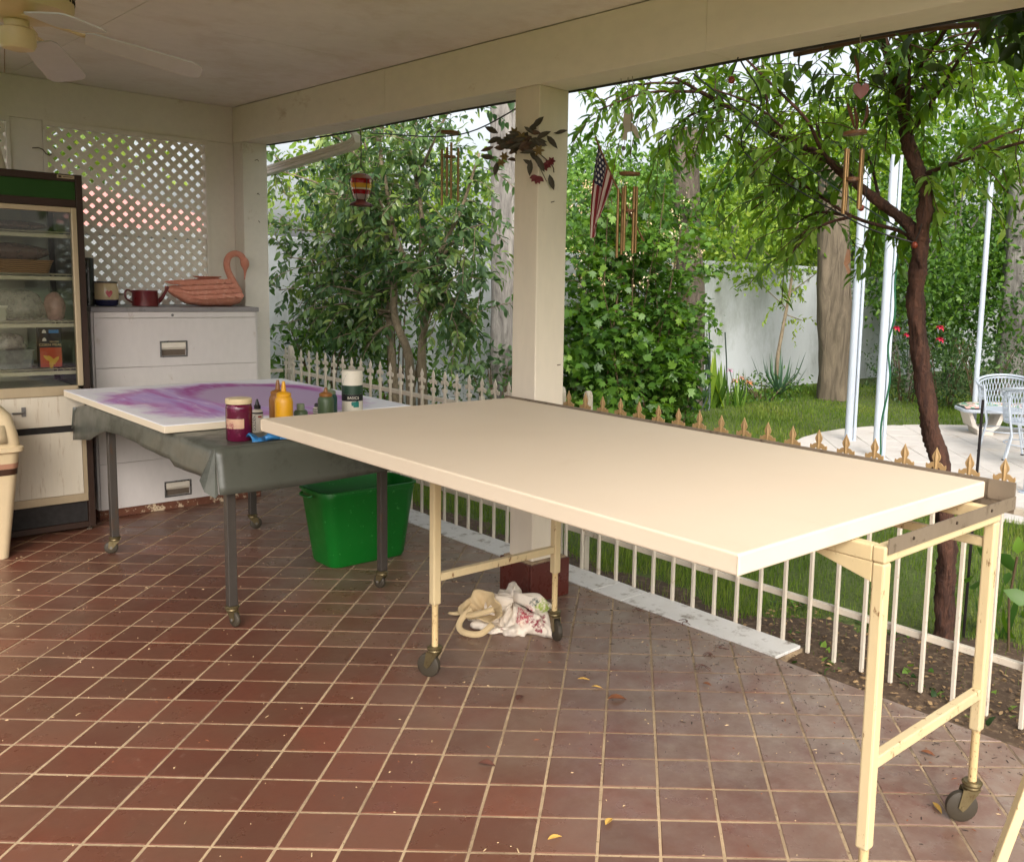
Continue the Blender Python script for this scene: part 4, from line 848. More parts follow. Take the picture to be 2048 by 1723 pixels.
# contents
M_wick = NT('wicker'); _w = M_wick; _wv = _w.n('ShaderNodeTexWave'); _w.l(_w.pos(), _wv.inputs[0]); _wv.bands_direction = 'Z'; _wv.inputs['Scale'].default_value = 28; _wv.inputs['Distortion'].default_value = 3
M_wick.set(Base_Color=_w.mix(_wv.outputs['Fac'], srgb(112, 78, 44), srgb(182, 140, 90)), Roughness=.7).bump(_wv.outputs['Fac'], .6, .004); M_wick = M_wick.m
bk = thing('wicker_basket', (-2.9, -1.68, 1.57), 'low wicker basket on the upper shelf of the fridge', 'basket')
rr_loft(MB(), [(.07, .17, .03, 1.570), (.085, .195, .04, 1.64), (.09, .2, .04, 1.648), (.082, .192, .04, 1.648), (.066, .166, .03, 1.58)], -2.895, -1.675).build('weave', M_wick, bk, smooth=True, angle=40)
def lumpy(name, c, r, m, label, cat, seed, amp=.16, flat=True, parent=None):
    rg = np.random.default_rng(seed); ph = rg.uniform(0, 6, 8); R2 = []
    for i in range(17):
        v = math.pi * i / 16; row = []
        for j in range(25):
            u = 2 * math.pi * j / 24
            k = 1 + amp * (math.sin(3 * u + ph[0] + 2 * v) * .4 + math.sin(5 * v + ph[1]) * .35 + math.sin(7 * u - 3 * v + ph[2]) * .3 + math.sin(11 * u + 5 * v + ph[3]) * .2) * math.sin(v)
            z = c[2] + r[2] * math.cos(v) * k
            row.append((c[0] + r[0] * math.sin(v) * math.cos(u) * k, c[1] + r[1] * math.sin(v) * math.sin(u) * k, max(z, c[2] - r[2] * .8) if flat else z))
        R2.append(row)
    o = MB().grid(R2).build(name, m, parent, smooth=True, angle=180)
    if label: wrap(o, label, cat)
    return o
def film_mat(name, col, op):
    m = NT(name); m.set(Base_Color=col, Roughness=.22); tr = m.n('ShaderNodeBsdfTransparent'); mx = m.n('ShaderNodeMixShader')
    m.l(m.ramp(m.noise(22, 5, .7), .3, .7, op - .2, op + .25), mx.inputs[0]); m.l(tr.outputs[0], mx.inputs[1]); m.l(m.b.outputs[0], mx.inputs[2]); m.l(mx.outputs[0], m.out.inputs[0]); m.bump(m.noise(30, 4, .7), .9, .01); return m.m
M_film = film_mat('clear_film', srgb(200, 186, 176), .45); M_filmd = film_mat('dusky_film', srgb(128, 104, 94), .75)
lumpy('bread_bag', (-2.895, -1.70, 1.69), (.075, .2, .055), M_filmd, 'plastic wrapped bread heaped in the wicker basket', 'bag', 3)
lumpy('plastic_bag', (-2.90, -1.66, 1.37), (.09, .15, .10), M_film, 'crumpled clear plastic bag on the middle fridge shelf', 'bag', 5, .22)
lumpy('bread_bag', (-2.87, -1.475, 1.365), (.06, .055, .095), film_mat('pink_film', srgb(196, 150, 140), .7), 'upright tied bread bag at the right end of the middle fridge shelf', 'bag', 9, .12)
lumpy('flat_tray_bag', (-2.9, -1.68, 1.845), (.12, .19, .03), M_filmd, 'flat wrapped pack on the top shelf of the fridge', 'bag', 12, .1)
tub2 = thing('plastic_tub', (-2.87, -1.77, 1.29), 'small pale plastic tub at the far left of the middle fridge shelf', 'tub')
rr_loft(MB(), [(.05, .05, .01, 1.29), (.055, .055, .01, 1.365)], -2.87, -1.785).build('tub_wall', M_fin, tub2); rr_loft(MB(), [(.059, .059, .01, 1.3655), (.059, .059, .01, 1.378)], -2.87, -1.785).build('lid', M_paper, tub2)
ct = thing('food_container', (-2.9, -1.72, 1.005), 'frosted grey plastic food container beside the corn meal box', 'container')
rr_loft(MB(), [(.08, .12, .02, 1.006), (.09, .135, .025, 1.11), (.094, .14, .025, 1.118), (.086, .13, .02, 1.118), (.076, .116, .02, 1.012)], -2.9, -1.735).build('tub_wall', film_mat('frosted_plastic', srgb(150, 146, 140), .8), ct, smooth=True, angle=40)
lumpy('plastic_bag', (-2.9, -1.735, 1.155), (.075, .11, .06), M_film, 'grey plastic bag stuffed in the frosted container', 'bag', 21, .2)
cm = thing('corn_meal_box', (-2.855, -1.505, 1.005), 'black and orange corn meal box on the lower fridge shelf', 'box')
bx0, bx1, by0, by1 = -2.89, -2.835, -1.575, -1.455
box('carton', (bx0, by0, 1.006), (bx1, by1, 1.245), mat('carton_black', srgb(30, 26, 28), None, 10, .5), cm, bevel=.002)
box('picture_panel', (bx1 + .0002, by0 + .003, 1.008), (bx1 + .0012, by1 - .003, 1.125), mat('carton_orange', srgb(196, 84, 40), srgb(176, 62, 34), 14, .5), cm)
M_corn = mat('corn_print', srgb(226, 180, 70), srgb(196, 146, 50), 60, .5)
for a, b, an in ((-1.53, 1.058, .9), (-1.513, 1.05, .6), (-1.495, 1.045, -.7), (-1.515, 1.03, 0)):
    MB().lathe([(.0, -.034), (.010, -.02), (.012, 0), (.009, .02), (0, .034)], (bx1 + .0012, a, b), 10, sx=.08, M=Matrix.Rotation(an, 4, 'X'), cap=False).build('corn_print', M_corn, cm, smooth=True)
box('blue_flash', (bx1 + .0002, -1.522, 1.212), (bx1 + .0012, -1.47, 1.232), mat('carton_blue', srgb(60, 130, 190), None, 10, .5), cm)
TM = lambda y, z: Matrix(((0, 0, 1, bx1 + .0004), (1, 0, 0, y), (0, 1, 0, z), (0, 0, 0, 1)))
M_gold2 = mat('pale_gold_print', srgb(222, 190, 130), None, 10, .5)
text_mesh('lettering', 'CORN MEAL', .0215, TM(-1.515, 1.135), M_gold2, cm); text_mesh('lettering', 'YELLOW', .013, TM(-1.495, 1.156), M_gold2, cm)
for z in (1.165, 1.213): MB().prism([(bx1 + .0003, -1.558, z), (bx1 + .0003, -1.535, z), (bx1 + .0003, -1.538, z + .014), (bx1 + .0003, -1.5465, z + .022), (bx1 + .0003, -1.555, z + .014)], (0, 0, 0), (.001, 0, 0)).build('mill_print', M_paper, cm)
cone = thing('paper_cone', (-2.93, -1.705, 2.157), 'white folded cone on top of the fridge at the left edge', 'cone')
MB().lathe([(0, 2.157), (.055, 2.157), (.06, 2.162), (.02, 2.37), (.012, 2.385), (0, 2.385)], (-2.93, -1.735, 0), 14, cap=False).build('cone_shell', M_paper, cone, smooth=True, angle=40)

# ---------------------------------------------------------------- ceiling fan
M_fan = mat('fan_cream', srgb(222, 206, 164), srgb(206, 188, 144), 6, 0.4); M_blade = mat('fan_blade', srgb(204, 204, 206), srgb(190, 190, 192), 3, 0.5); M_brass = mat('aged_metal', srgb(120, 96, 66), None, 12, .4, metallic=.4)
FH = (-0.476, -2.138); ZB_ = 2.505; DZ = 0.125
fan = thing('ceiling_fan', (*FH, 2.80), 'cream ceiling fan with pale paddle blades hanging at the upper left', 'fan')
MB().lathe([(0, 2.799), (.075, 2.799), (.07, 2.76), (.03, 2.745), (0, 2.745)], (*FH, 0), 24, cap=False).build('canopy', M_fan, fan, smooth=True, angle=35)
MB().lathe([(.014, 2.745), (.014, 2.54 + DZ)], (*FH, 0), 12).build('down_rod', M_fan, fan, smooth=True)
mo = MB().lathe([(0, 2.545 + DZ), (.07, 2.54 + DZ), (.165, 2.52 + DZ), (.185, 2.505 + DZ), (.185, 2.44 + DZ), (.18, 2.42 + DZ), (.15, 2.40 + DZ), (.09, 2.385 + DZ), (0, 2.385 + DZ)], (*FH, 0), 40, cap=False).build('motor_housing', M_fan, fan, smooth=True, angle=30)
for k in range(48):
    a = 2 * math.pi * k / 48; R3 = .1856
    for zz in (2.462 + DZ, 2.484 + DZ): MB().bar((FH[0] + R3 * math.cos(a), FH[1] + R3 * math.sin(a), zz), (FH[0] + R3 * math.cos(a), FH[1] + R3 * math.sin(a), zz + .015), .009, .004, up=Vector((math.cos(a), math.sin(a), 0))).build('vent_slot', M_dark, mo)
MB().lathe([(0, 2.385 + DZ), (.04, 2.384 + DZ), (.04, 2.36 + DZ), (.058, 2.352 + DZ), (.060, 2.30 + DZ), (.05, 2.282 + DZ), (.02, 2.274 + DZ), (0, 2.274 + DZ)], (*FH, 0), 26, cap=False).build('switch_cup', M_fan, fan, smooth=True, angle=35)
MB().tube([(FH[0] - .05, FH[1] - .03, 2.30 + DZ), (FH[0] - .055, FH[1] - .035, 2.20 + DZ)], .0018, 5).build('pull_chain', M_brass, fan)
for a in (78, 150, 222, 294, 6):
    a = math.radians(a); c = Vector((math.cos(a), math.sin(a), 0)); s_ = Vector((-c.y, c.x, 0)); tilt = .21
    bl = MB(); prof = [(.215, .046), (.245, .060), (.42, .068), (.575, .070), (.605, .060), (.617, .040)]
    def bp(r, w, dz): return Vector((FH[0], FH[1], ZB_ + .012 - r * .17)) + c * r + s_ * w + Vector((0, 0, -w * tilt + dz))
    poly = [bp(r, w, 0) for r, w in prof] + [bp(r, -w, 0) for r, w in reversed(prof)]
    b_ = bl.prism(poly, (0, 0, -.003), (0, 0, .003)).build('blade', M_blade, fan, bevel=.001)
    arm = MB().bar(Vector((*FH, 2.392 + DZ)) + c * .08, bp(.17, 0, .010), .034, .007); arm.bar(bp(.17, 0, .008), bp(.285, .024, .007), .018, .006); arm.bar(bp(.17, 0, .008), bp(.285, -.024, .007), .018, .006)
    arm.build('blade_arm', M_fan, b_, bevel=.001)

# ---------------------------------------------------------------- things hung from the beam
Rh = Vector((RV.x, RV.y, 0)).normalized()
def hp(base, dx, dz, s, dy=0.0):
    """point dx px right / dz px up of the base point, s metres per px, dy metres further from the viewer"""
    return Vector(base) + Rh * (dx * s) + Vector((0, 0, dz * s)) + Vector((-Rh.y, Rh.x, 0)) * dy
M_bronze = mat('chime_tube', srgb(158, 126, 84), srgb(130, 100, 64), 5, .4, metallic=.7); M_wood = mat('chime_wood', srgb(134, 92, 58), srgb(106, 70, 42), 14, .6); M_cord = mat('cord', srgb(70, 62, 52), None, 20, .8)
M_hook = mat('hook_metal', srgb(176, 166, 150), None, 20, .4, metallic=.5)
def hook(parent, x, y=-.0, z=2.545):
    MB().tube([(x, y, z), (x, y, z - .02), (x + .006, y, z - .032), (x + .013, y, z - .026)], .0022, 6).build('hook', M_hook, parent, smooth=True)
# lantern-like bird feeder
B = Vector((-1.845, 0.0, 2.15)); s = 5.94 / 1877
fd = thing('bird_feeder', B, 'red and yellow striped glass bird feeder on a chain left of the chimes', 'bird feeder'); hook(fd, B.x)
MB().tube([B + Vector((0, 0, .14)), B + Vector((.004, 0, .26)), B + Vector((0, 0, .37))], .004, 6).build('chain', M_cord, fd, smooth=True)
for a in (0, 2.1, 4.2): MB().tube([B + Vector((.06 * math.cos(a), .06 * math.sin(a), .09)), B + Vector((0, 0, .16))], .0018, 5).build('wire', M_cord, fd)
MB().lathe([(0, .105), (.028, .104), (.05, .095), (.066, .078), (.068, .07), (0, .07)], B, 24, cap=False).build('roof_cap', mat('feeder_cap', srgb(150, 106, 80), srgb(120, 80, 58), 20, .5), fd, smooth=True)
mg = NT('striped_glass'); zz = mg.math('SUBTRACT', mg.xyz()[2], B.z)
c_ = mg.mix(mg.ramp(zz, .040, .041), srgb(226, 170, 60), srgb(170, 24, 24)); c_ = mg.mix(mg.ramp(zz, .012, .011), c_, srgb(230, 216, 196)); c_ = mg.mix(mg.ramp(zz, .002, .001), c_, srgb(166, 18, 26)); c_ = mg.mix(mg.ramp(zz, -.026, -.028), c_, srgb(200, 176, 172))
mg.set(Base_Color=c_, Roughness=.08, Transmission_Weight=.45, IOR=1.2)
MB().lathe([(.064, .0695), (.066, .04), (.06, 0), (.048, -.045), (.034, -.06), (0, -.06)], B, 26, cap=False).build('glass_bulb', mg.m, fd, smooth=True)
for a in np.linspace(0, 2 * math.pi, 7)[:6]: MB().tube([B + Vector((r_ * math.cos(a), r_ * math.sin(a), z_)) for r_, z_ in ((.070, .068), (.071, .03), (.062, -.01), (.05, -.05), (.038, -.068))], .0022, 5).build('cage_wire', M_dkcap, fd, smooth=True)
MB().lathe([(0, -.0605), (.03, -.061), (.036, -.07), (.068, -.085), (.072, -.098), (.04, -.102), (0, -.102)], B, 24, cap=False).build('dish', mat('feeder_dish', srgb(112, 48, 40), srgb(86, 36, 32), 20, .45), fd, smooth=True)
for k in range(4): MB().tube([B + Vector((.06 * math.cos(k * 1.57 + .4), .06 * math.sin(k * 1.57 + .4), -.09)), B + Vector((.1 * math.cos(k * 1.57 + .4), .1 * math.sin(k * 1.57 + .4), -.098))], .003, 5).build('perch', M_dkcap, fd)

def chime(name, x, disc_z, disc_r, tubes, label, sail=None, striker=None, disc_tilt=0.0, s=.0028, tr=.007):
    t = thing(name, (x, 0, disc_z), label, 'wind chime'); hook(t, x)
    MB().tube([(x, 0, 2.51), (x, 0, disc_z)], .0014, 5).build('cord', M_cord, t)
    MB().lathe([(0, -.006), (disc_r, -.006), (disc_r, .006), (0, .006)], (x, 0, disc_z), 22, M=Matrix.Rotation(disc_tilt, 4, (Rh.y, -Rh.x, 0)), cap=False).build('top_disc', M_wood, t, smooth=True, angle=35)
    for dx, dy, z0, z1 in tubes:
        p = Vector((x, 0, 0)) + Rh * dx + Vector((-Rh.y, Rh.x, 0)) * dy
        tb_ = MB().tube([(p.x, p.y, z1), (p.x, p.y, z0)], tr, 12).build('tube', M_bronze, t, smooth=True, angle=40)
        MB().tube([(p.x, p.y, z0 - .004), (x + (p.x - x) * .8, p.y * .8, disc_z)], .0009, 4).build('tube_cord', M_cord, tb_)
    if striker: MB().lathe([(0, -.006), (striker[0], -.006), (striker[0], .006), (0, .006)], (x, 0, striker[1]), 18, cap=False).build('striker', M_wood, t, smooth=True, angle=35); 
    if sail:
        MB().tube([(x, 0, disc_z), (x + .0, 0, sail[0])], .0008, 4).build('sail_cord', M_cord, t)
        p = Vector((x, 0, sail[0])); pl = [p + Rh * a + Vector((0, 0, b)) for a, b in sail[1]]
        MB().prism([tuple(q) for q in pl], (0, -.002, 0), (0, .002, 0)).build('sail', M_wood, t)
    return t
chime('wind_chime', -0.862, 2.422, .052, [(-.044, .0, 2.33, 2.02), (-.022, .03, 2.345, 2.075), (.012, -.02, 2.365, 2.055), (.045, .01, 2.34, 2.045)], 'four tube brass wind chime between the bird feeder and the middle post', striker=(.032, 2.29))
chime('wind_chime', 0.575, 2.115, .048, [(-.05, 0, 2.045, 1.735), (-.03, .03, 2.055, 1.75), (-.018, -.025, 2.06, 1.765), (.022, 0, 2.06, 1.755), (.034, .02, 2.06, 1.76)], 'slim bamboo coloured wind chime hanging behind the small flag', striker=(.03, 1.95))
c3 = chime('wind_chime', 1.750, 2.197, .044, [(-.028, 0, 2.14, 1.902), (-.018, .015, 2.14, 1.915), (.028, 0, 2.14, 1.922), (.036, .014, 2.14, 1.93)], 'copper tube wind chime with a red heart near the right tree', sail=(1.775, [(-.004, 0), (.006, -.004), (.008, -.05), (.0, -.06), (.012, -.085), (.004, -.095), (-.006, -.07), (-.014, -.055)]), striker=(.026, 2.03), disc_tilt=.12, tr=.0075)
hb = Vector((1.765, 0.0, 2.345)); hr = [(0, -.03), (.02, -.012), (.03, .004), (.028, .02), (.016, .028), (.004, .022), (0, .014), (-.004, .022), (-.016, .028), (-.028, .02), (-.03, .004), (-.02, -.012)]
MB().prism([tuple(hb + Rh * a + Vector((0, 0, b))) for a, b in hr], (-.003, .003, 0), (.003, -.003, 0)).build('heart', mat('copper_heart', srgb(150, 76, 62), srgb(120, 56, 46), 20, .4), c3)
M_cop = mat('copper_leaf', srgb(110, 70, 44), srgb(84, 52, 34), 20, .45, metallic=.3)
for dx, z0, z1 in ((-.04, 2.30, 2.21), (-.018, 2.29, 2.20), (.022, 2.30, 2.215), (-.025, 2.47, 2.37)): MB().tube(spline([tuple(hb + Rh * dx * 1.2 + Vector((0, 0, z0 - hb.z))), tuple(hb + Rh * (dx * .9 + .006) + Vector((0, 0, (z0 + z1) / 2 - hb.z))), tuple(hb + Rh * dx * .4 + Vector((0, 0, z1 - hb.z)))], 4), [.002, .004, .006, .007, .007, .006, .005, .004, .002], 6).build('scroll', M_cop, c3, smooth=True)
# pale dove-like ornament with a glass ball
dv_ = Vector((0.546, 0.0, 2.33)); sd = 4.32 / 1877
dove = thing('hanging_ornament', dv_, 'pale translucent dancing figure ornament with a glass bead near the sky gap', 'ornament'); hook(dove, .546)
MB().tube([(0.546, 0, 2.51), tuple(dv_ + Vector((0, 0, .05)))], .0012, 5).build('cord', M_cord, dove)
M_pale = mat('pale_resin', srgb(190, 178, 164), srgb(170, 158, 144), 20, .4)
dp = [(-6, 26), (4, 22), (10, 28), (14, 20), (8, 8), (20, -2), (24, -16), (28, -24), (20, -22), (12, -10), (2, -12), (0, -28), (-10, -26), (-4, -10), (-8, 6)]
MB().prism([tuple(hp(dv_, a, b, sd)) for a, b in dp], (-.003, .003, 0), (.003, -.003, 0)).build('figure', M_pale, dove, bevel=.002)
MB().lathe([(0, -.011), (.008, -.008), (.011, 0), (.008, .008), (0, .011)], hp(dv_, -5, -43, sd), 14, cap=False).build('glass_bead', mat('grey_glass', srgb(110, 104, 100), None, 20, .1), dove, smooth=True)
MB().tube([tuple(dv_), tuple(hp(dv_, -5, -43, sd)), tuple(hp(dv_, -3, -110, sd))], .0009, 4).build('bead_cord', M_cord, dove)
# small flag on a stick
def make_flag_mat():
    m = NT('flag_cloth'); uv = m.n('ShaderNodeUVMap'); x = m.xyz(uv.outputs[0]); u, v = x[0], x[1]
    st = m.math('MODULO', m.math('FLOOR', m.math('MULTIPLY', v, 13.0)), 2.0)
    c = m.mix(st, srgb(128, 36, 46), srgb(206, 184, 176))
    ca = m.math('MULTIPLY', m.math('LESS_THAN', u, .42), m.math('LESS_THAN', v, .5385))
    su = m.math('SUBTRACT', m.math('FRACT', m.math('MULTIPLY', u, 15.0)), .5); sv = m.math('SUBTRACT', m.math('FRACT', m.math('ADD', m.math('MULTIPLY', v, 11.0), m.math('MULTIPLY', m.math('MODULO', m.math('FLOOR', m.math('MULTIPLY', u, 15.0)), 2.0), .5))), .5)
    d = m.math('ADD', m.math('POWER', su, 2.0), m.math('POWER', sv, 2.0))
    c = m.mix(ca, c, m.mix(m.math('LESS_THAN', d, .075), srgb(40, 38, 66), srgb(220, 210, 205)))
    m.set(Base_Color=c, Roughness=.8); tr = m.n('ShaderNodeBsdfTranslucent'); m.l(c, tr.inputs[0]); mx = m.n('ShaderNodeMixShader'); mx.inputs[0].default_value = .3
    m.l(m.b.outputs[0], mx.inputs[1]); m.l(tr.outputs[0], mx.inputs[2]); m.l(mx.outputs[0], m.out.inputs[0]); return m.m
fb = Vector((0.46, -0.03, 2.05)); sf = 4.25 / 1877                     # stands for px (1228, 377)
fl_ = thing('small_flag', fb, 'small striped flag with white stars drooping from a thin stick', 'flag')
P0, P1, P2 = hp(fb, -26, 100, sf), hp(fb, 15, 12, sf), hp(fb, 78, -103, sf)
MB().tube([tuple(P0), tuple(P1), tuple(P2)], .0042, 8).build('stick', M_wood, fl_, smooth=True)
MB().lathe([(0, -.008), (.007, -.004), (.008, .002), (.004, .01), (0, .012)], P0, 10, cap=False).build('finial', mat('finial_gold', srgb(150, 160, 70), None, 9, .4), fl_, smooth=True)
MB().tube([tuple(P1), (P1.x + .05, P1.y + .02, 2.3), (0.50, 0.0, 2.545)], .0012, 4).build('cord', M_cord, fl_)
nu, nv = 30, 27; V = []; UVs = []
for i in range(nu):
    u = i / (nu - 1)
    for j in range(nv):
        v = j / (nv - 1)
        top = P0.lerp(P1, .10 + v * .86)
        # hanging line: the far end gathers into a drooping point
        endp = hp(fb, -36 + v * 26 + (0 if v < .5 else -4), -58 - 42 * math.sin(math.pi * min(1, v * .9 + .25)), sf)
        mid = hp(fb, -38 + v * 46, 10 - v * 18, sf)
        p = top * ((1 - u) ** 2) + mid * (2 * u * (1 - u)) + endp * (u * u)
        amp = .016 * math.sin(math.pi * min(1, u * 1.1 + .05)) ; p += Vector((-Rh.y, Rh.x, 0)) * (amp * math.sin(v * 15 + u * 2)) + Rh * (.006 * math.sin(v * 15 + 1.2))
        V.append(p); UVs.append((u, v))
mbf = MB(); mbf.add(V, [(i * nv + j, i * nv + j + 1, (i + 1) * nv + j + 1, (i + 1) * nv + j) for i in range(nu - 1) for j in range(nv - 1)])
fo = mbf.build('flag_cloth', make_flag_mat(), fl_, smooth=True, angle=180)
uvl = fo.data.uv_layers.new(name='UVMap')
for lp in fo.data.loops: uvl.data[lp.index].uv = UVs[lp.vertex_index]
# orange glass balls strung along the branches
M_orb = mat('orange_glass', srgb(150, 68, 44), srgb(120, 48, 34), 20, .2)
for p, lb in (((1.152, .0, 2.459), 'orange glass ball hanging from the beam on a black cord'), ((1.30, .80, 2.0), 'orange glass ball behind the copper wind chime'), ((1.452, 1.045, 1.84), 'orange glass ball against the fork of the dark tree')):
    o = thing('glass_ball', p, lb, 'ball', 'orange glass balls on a cord'); MB().lathe([(0, -.016), (.011, -.012), (.0155, 0), (.011, .012), (0, .016)], p, 16, cap=False).build('ball', M_orb, o, smooth=True, angle=180)
    q = Vector(p); MB().tube([tuple(q + Vector((0, 0, .018))), tuple(q + Vector((.02, 0, .06))), tuple(q + Vector((.03, 0, .086 if p[1] == 0 else .1)))], .003, 5).build('cord', M_dkcap, o, smooth=True)

for k, (p_, lb) in enumerate((((.0935, -.05, 2.33), 'upper'), ((.0935, -.06, 2.0), 'middle'), ((.0935, .0, 1.2), 'lower'))):
    MB().tube([p_, (p_[0] + .02, p_[1] + .004, p_[2] + .004)], .0022, 6).build('nail', M_grime, None, label=lb + ' bent nail on the right face of the middle post', cat='nail')
for k, z_ in enumerate((2.42, 2.18, 1.98)):
    MB().tube([(-3.2648, -.06 + .012 * k, z_), (-3.245, -.05, z_ + .006), (-3.238, -.044, z_ - .006)], .0024, 6).build('nail', M_grime, None, smooth=True, label=('upper', 'middle', 'lower')[k] + ' bent nail on the white corner post', cat='nail')

# downspout elbow at the corner
ds = thing('downspout', (-2.9, .12, 2.45), 'ribbed cream downspout sloping from the gutter to the corner post', 'downspout')
dpts = [(-2.19, .09, 2.58), (-2.195, .15, 2.545), (-2.215, .18, 2.515), (-2.25, .18, 2.495), (-2.31, .18, 2.483), (-2.42, .18, 2.474), (-3.85, .18, 2.37), (-3.93, .18, 2.33), (-3.95, .18, 2.2), (-3.95, .18, 0.1)]
mbd = MB()
Rw = []
for i, p in enumerate(dpts):
    p = Vector(p); d = (Vector(dpts[min(i + 1, len(dpts) - 1)]) - Vector(dpts[max(i - 1, 0)])).normalized(); u_ = Vector((0, 1, 0)); w_ = d.cross(u_).normalized()
    sec = [(-.027, -.031), (-.027, -.014), (-.020, -.011), (-.027, -.008), (-.027, .004), (-.020, .007), (-.027, .010), (-.027, .031), (.027, .031), (.027, -.031)]
    Rw.append([tuple(p + u_ * a + w_ * b) for a, b in sec + sec[:1]])
mbd.grid(Rw).build('pipe', M_gutter, ds)

# dried flower swag tied to the post
sw2 = thing('flower_swag', (0.0, -0.16, 2.26), 'dried leaf and flower swag tied round the middle post', 'swag'); sb = Vector((0.0, -0.168, 2.27)); ss = 4.30 / 1877
def wp(base, dx, dz, s, dy=0.0):
    q = Vector((0.108, -0.165, base.z + dz * s))
    return q + (Vector((-(33 - dx) * s / .715, 0, 0)) if dx < 33 else Vector((0, (dx - 33) * s / .70, 0))) + Vector((-dy * .6, dy * .8, 0))
M_dl = mat('dried_leaf', srgb(66, 58, 40), srgb(46, 40, 30), 20, .6); M_yf = mat('dried_yellow', srgb(124, 102, 52), srgb(92, 74, 40), 24, .7); M_rf = mat('red_petal', srgb(112, 26, 34), srgb(84, 20, 28), 20, .6); M_br = mat('dried_brown', srgb(92, 66, 48), srgb(64, 46, 34), 20, .7)
def leaf_mb(p, d, L, W, nrm, fold=.25, curl=.2):
    d = Vector(d).normalized(); s_ = d.cross(Vector(nrm)).normalized(); n2 = s_.cross(d).normalized(); vs = []; rows_ = ((0, .08), (.25, .8), (.5, 1), (.75, .7), (1, .02))
    for t, w in rows_:
        c = Vector(p) + d * (L * t) - n2 * (curl * L * t * t)
        vs += [c - s_ * (W / 2 * w) + n2 * (fold * W * w / 2), c, c + s_ * (W / 2 * w) + n2 * (fold * W * w / 2)]
    return MB().add(vs, [(3 * i + j, 3 * i + j + 1, 3 * i + 4 + j, 3 * i + 3 + j) for i in range(4) for j in range(2)])
rs = random.Random(4)
view = Vector((0.6, -0.75, 0.1))
for k in range(64):
    a = rs.uniform(0, 6.28); r_ = abs(rs.gauss(0, 17)); dx, dz = -8 + r_ * math.cos(a) * 1.5 + rs.uniform(-6, 6), 2 + r_ * math.sin(a) * .8
    an = rs.choice([rs.uniform(-.9, .9), rs.uniform(2.3, 4.0)]); d = Rh * math.cos(an) + Vector((0, 0, math.sin(an))) + view * rs.uniform(-.1, .4)
    leaf_mb(wp(sb, dx, dz, ss, -.01 * rs.random()), d, rs.uniform(.05, .085), rs.uniform(.018, .03), view + Vector((0, 0, rs.uniform(-.5, .5)))).build('leaf', rs.choice([M_dl, M_dl, M_br]), sw2, solid=.0006)
MB().tube(spline([wp(sb, -66, 10, ss), wp(sb, -35, 4, ss), wp(sb, 0, 0, ss), wp(sb, 35, -20, ss), wp(sb, 62, -42, ss), wp(sb, 66, -56, ss)], 5), .003, 6).build('stem', M_br, sw2, smooth=True)
MB().tube(spline([wp(sb, 20, -18, ss), wp(sb, 40, -52, ss), wp(sb, 52, -76, ss)], 4), .002, 5).build('stem', M_br, sw2, smooth=True)
for dx, dz, an in ((24, 30, .9), (12, 26, .6), (-54, 20, 3.5), (-62, 30, 2.7), (-70, -22, 3.0), (-60, -30, 4.4), (20, -34, 4.6), (34, -30, 5.2), (58, -62, 5.0)):
    d = Rh * math.cos(an) + Vector((0, 0, math.sin(an))); leaf_mb(wp(sb, dx, dz, ss, -.008), d, .075, .03, view).build('leaf', M_dl, sw2, solid=.0006)
def flower(c, n, L, W, m, parent, name='flower'):
    mb_ = MB()
    for k in range(n):
        an = 6.28 * k / n; d = Rh * math.cos(an) + Vector((0, 0, math.sin(an))) + view * .5
        l_ = leaf_mb(c, d, L, W, view); mb_.add(l_.v, l_.f)
    return mb_.build(name, m, parent, solid=.0006)
for dx, dz, m_, L in ((38, -16, M_yf, .03), (-34, 16, M_yf, .028), (-44, -22, M_yf, .026), (-52, -34, M_yf, .024), (-20, 26, M_yf, .03), (56, -40, M_rf, .024), (62, -34, M_rf, .022), (50, -48, M_rf, .022), (-20, -8, M_br, .03), (-2, 14, M_yf, .03)): flower(wp(sb, dx, dz, ss, -.012), 6, L, .014, m_, sw2)
for k in range(5): leaf_mb(wp(sb, 36, -68, ss, -.016), Rh * math.cos(3.4 + k * .55) + Vector((0, 0, math.sin(3.4 + k * .55))) + view * (.3 * (k % 2)), .04, .022, view).build('red_petal', M_rf, sw2, solid=.0006)

# cream bar leaning at the lower right picture edge
MB().bar((2.735, -0.70, 0.0), (2.86, -0.56, 0.66), .03, .03).build('leaning_bar', M_cream, None, bevel=.004, label='cream square metal bar leaning at the lower right picture edge', cat='bar')

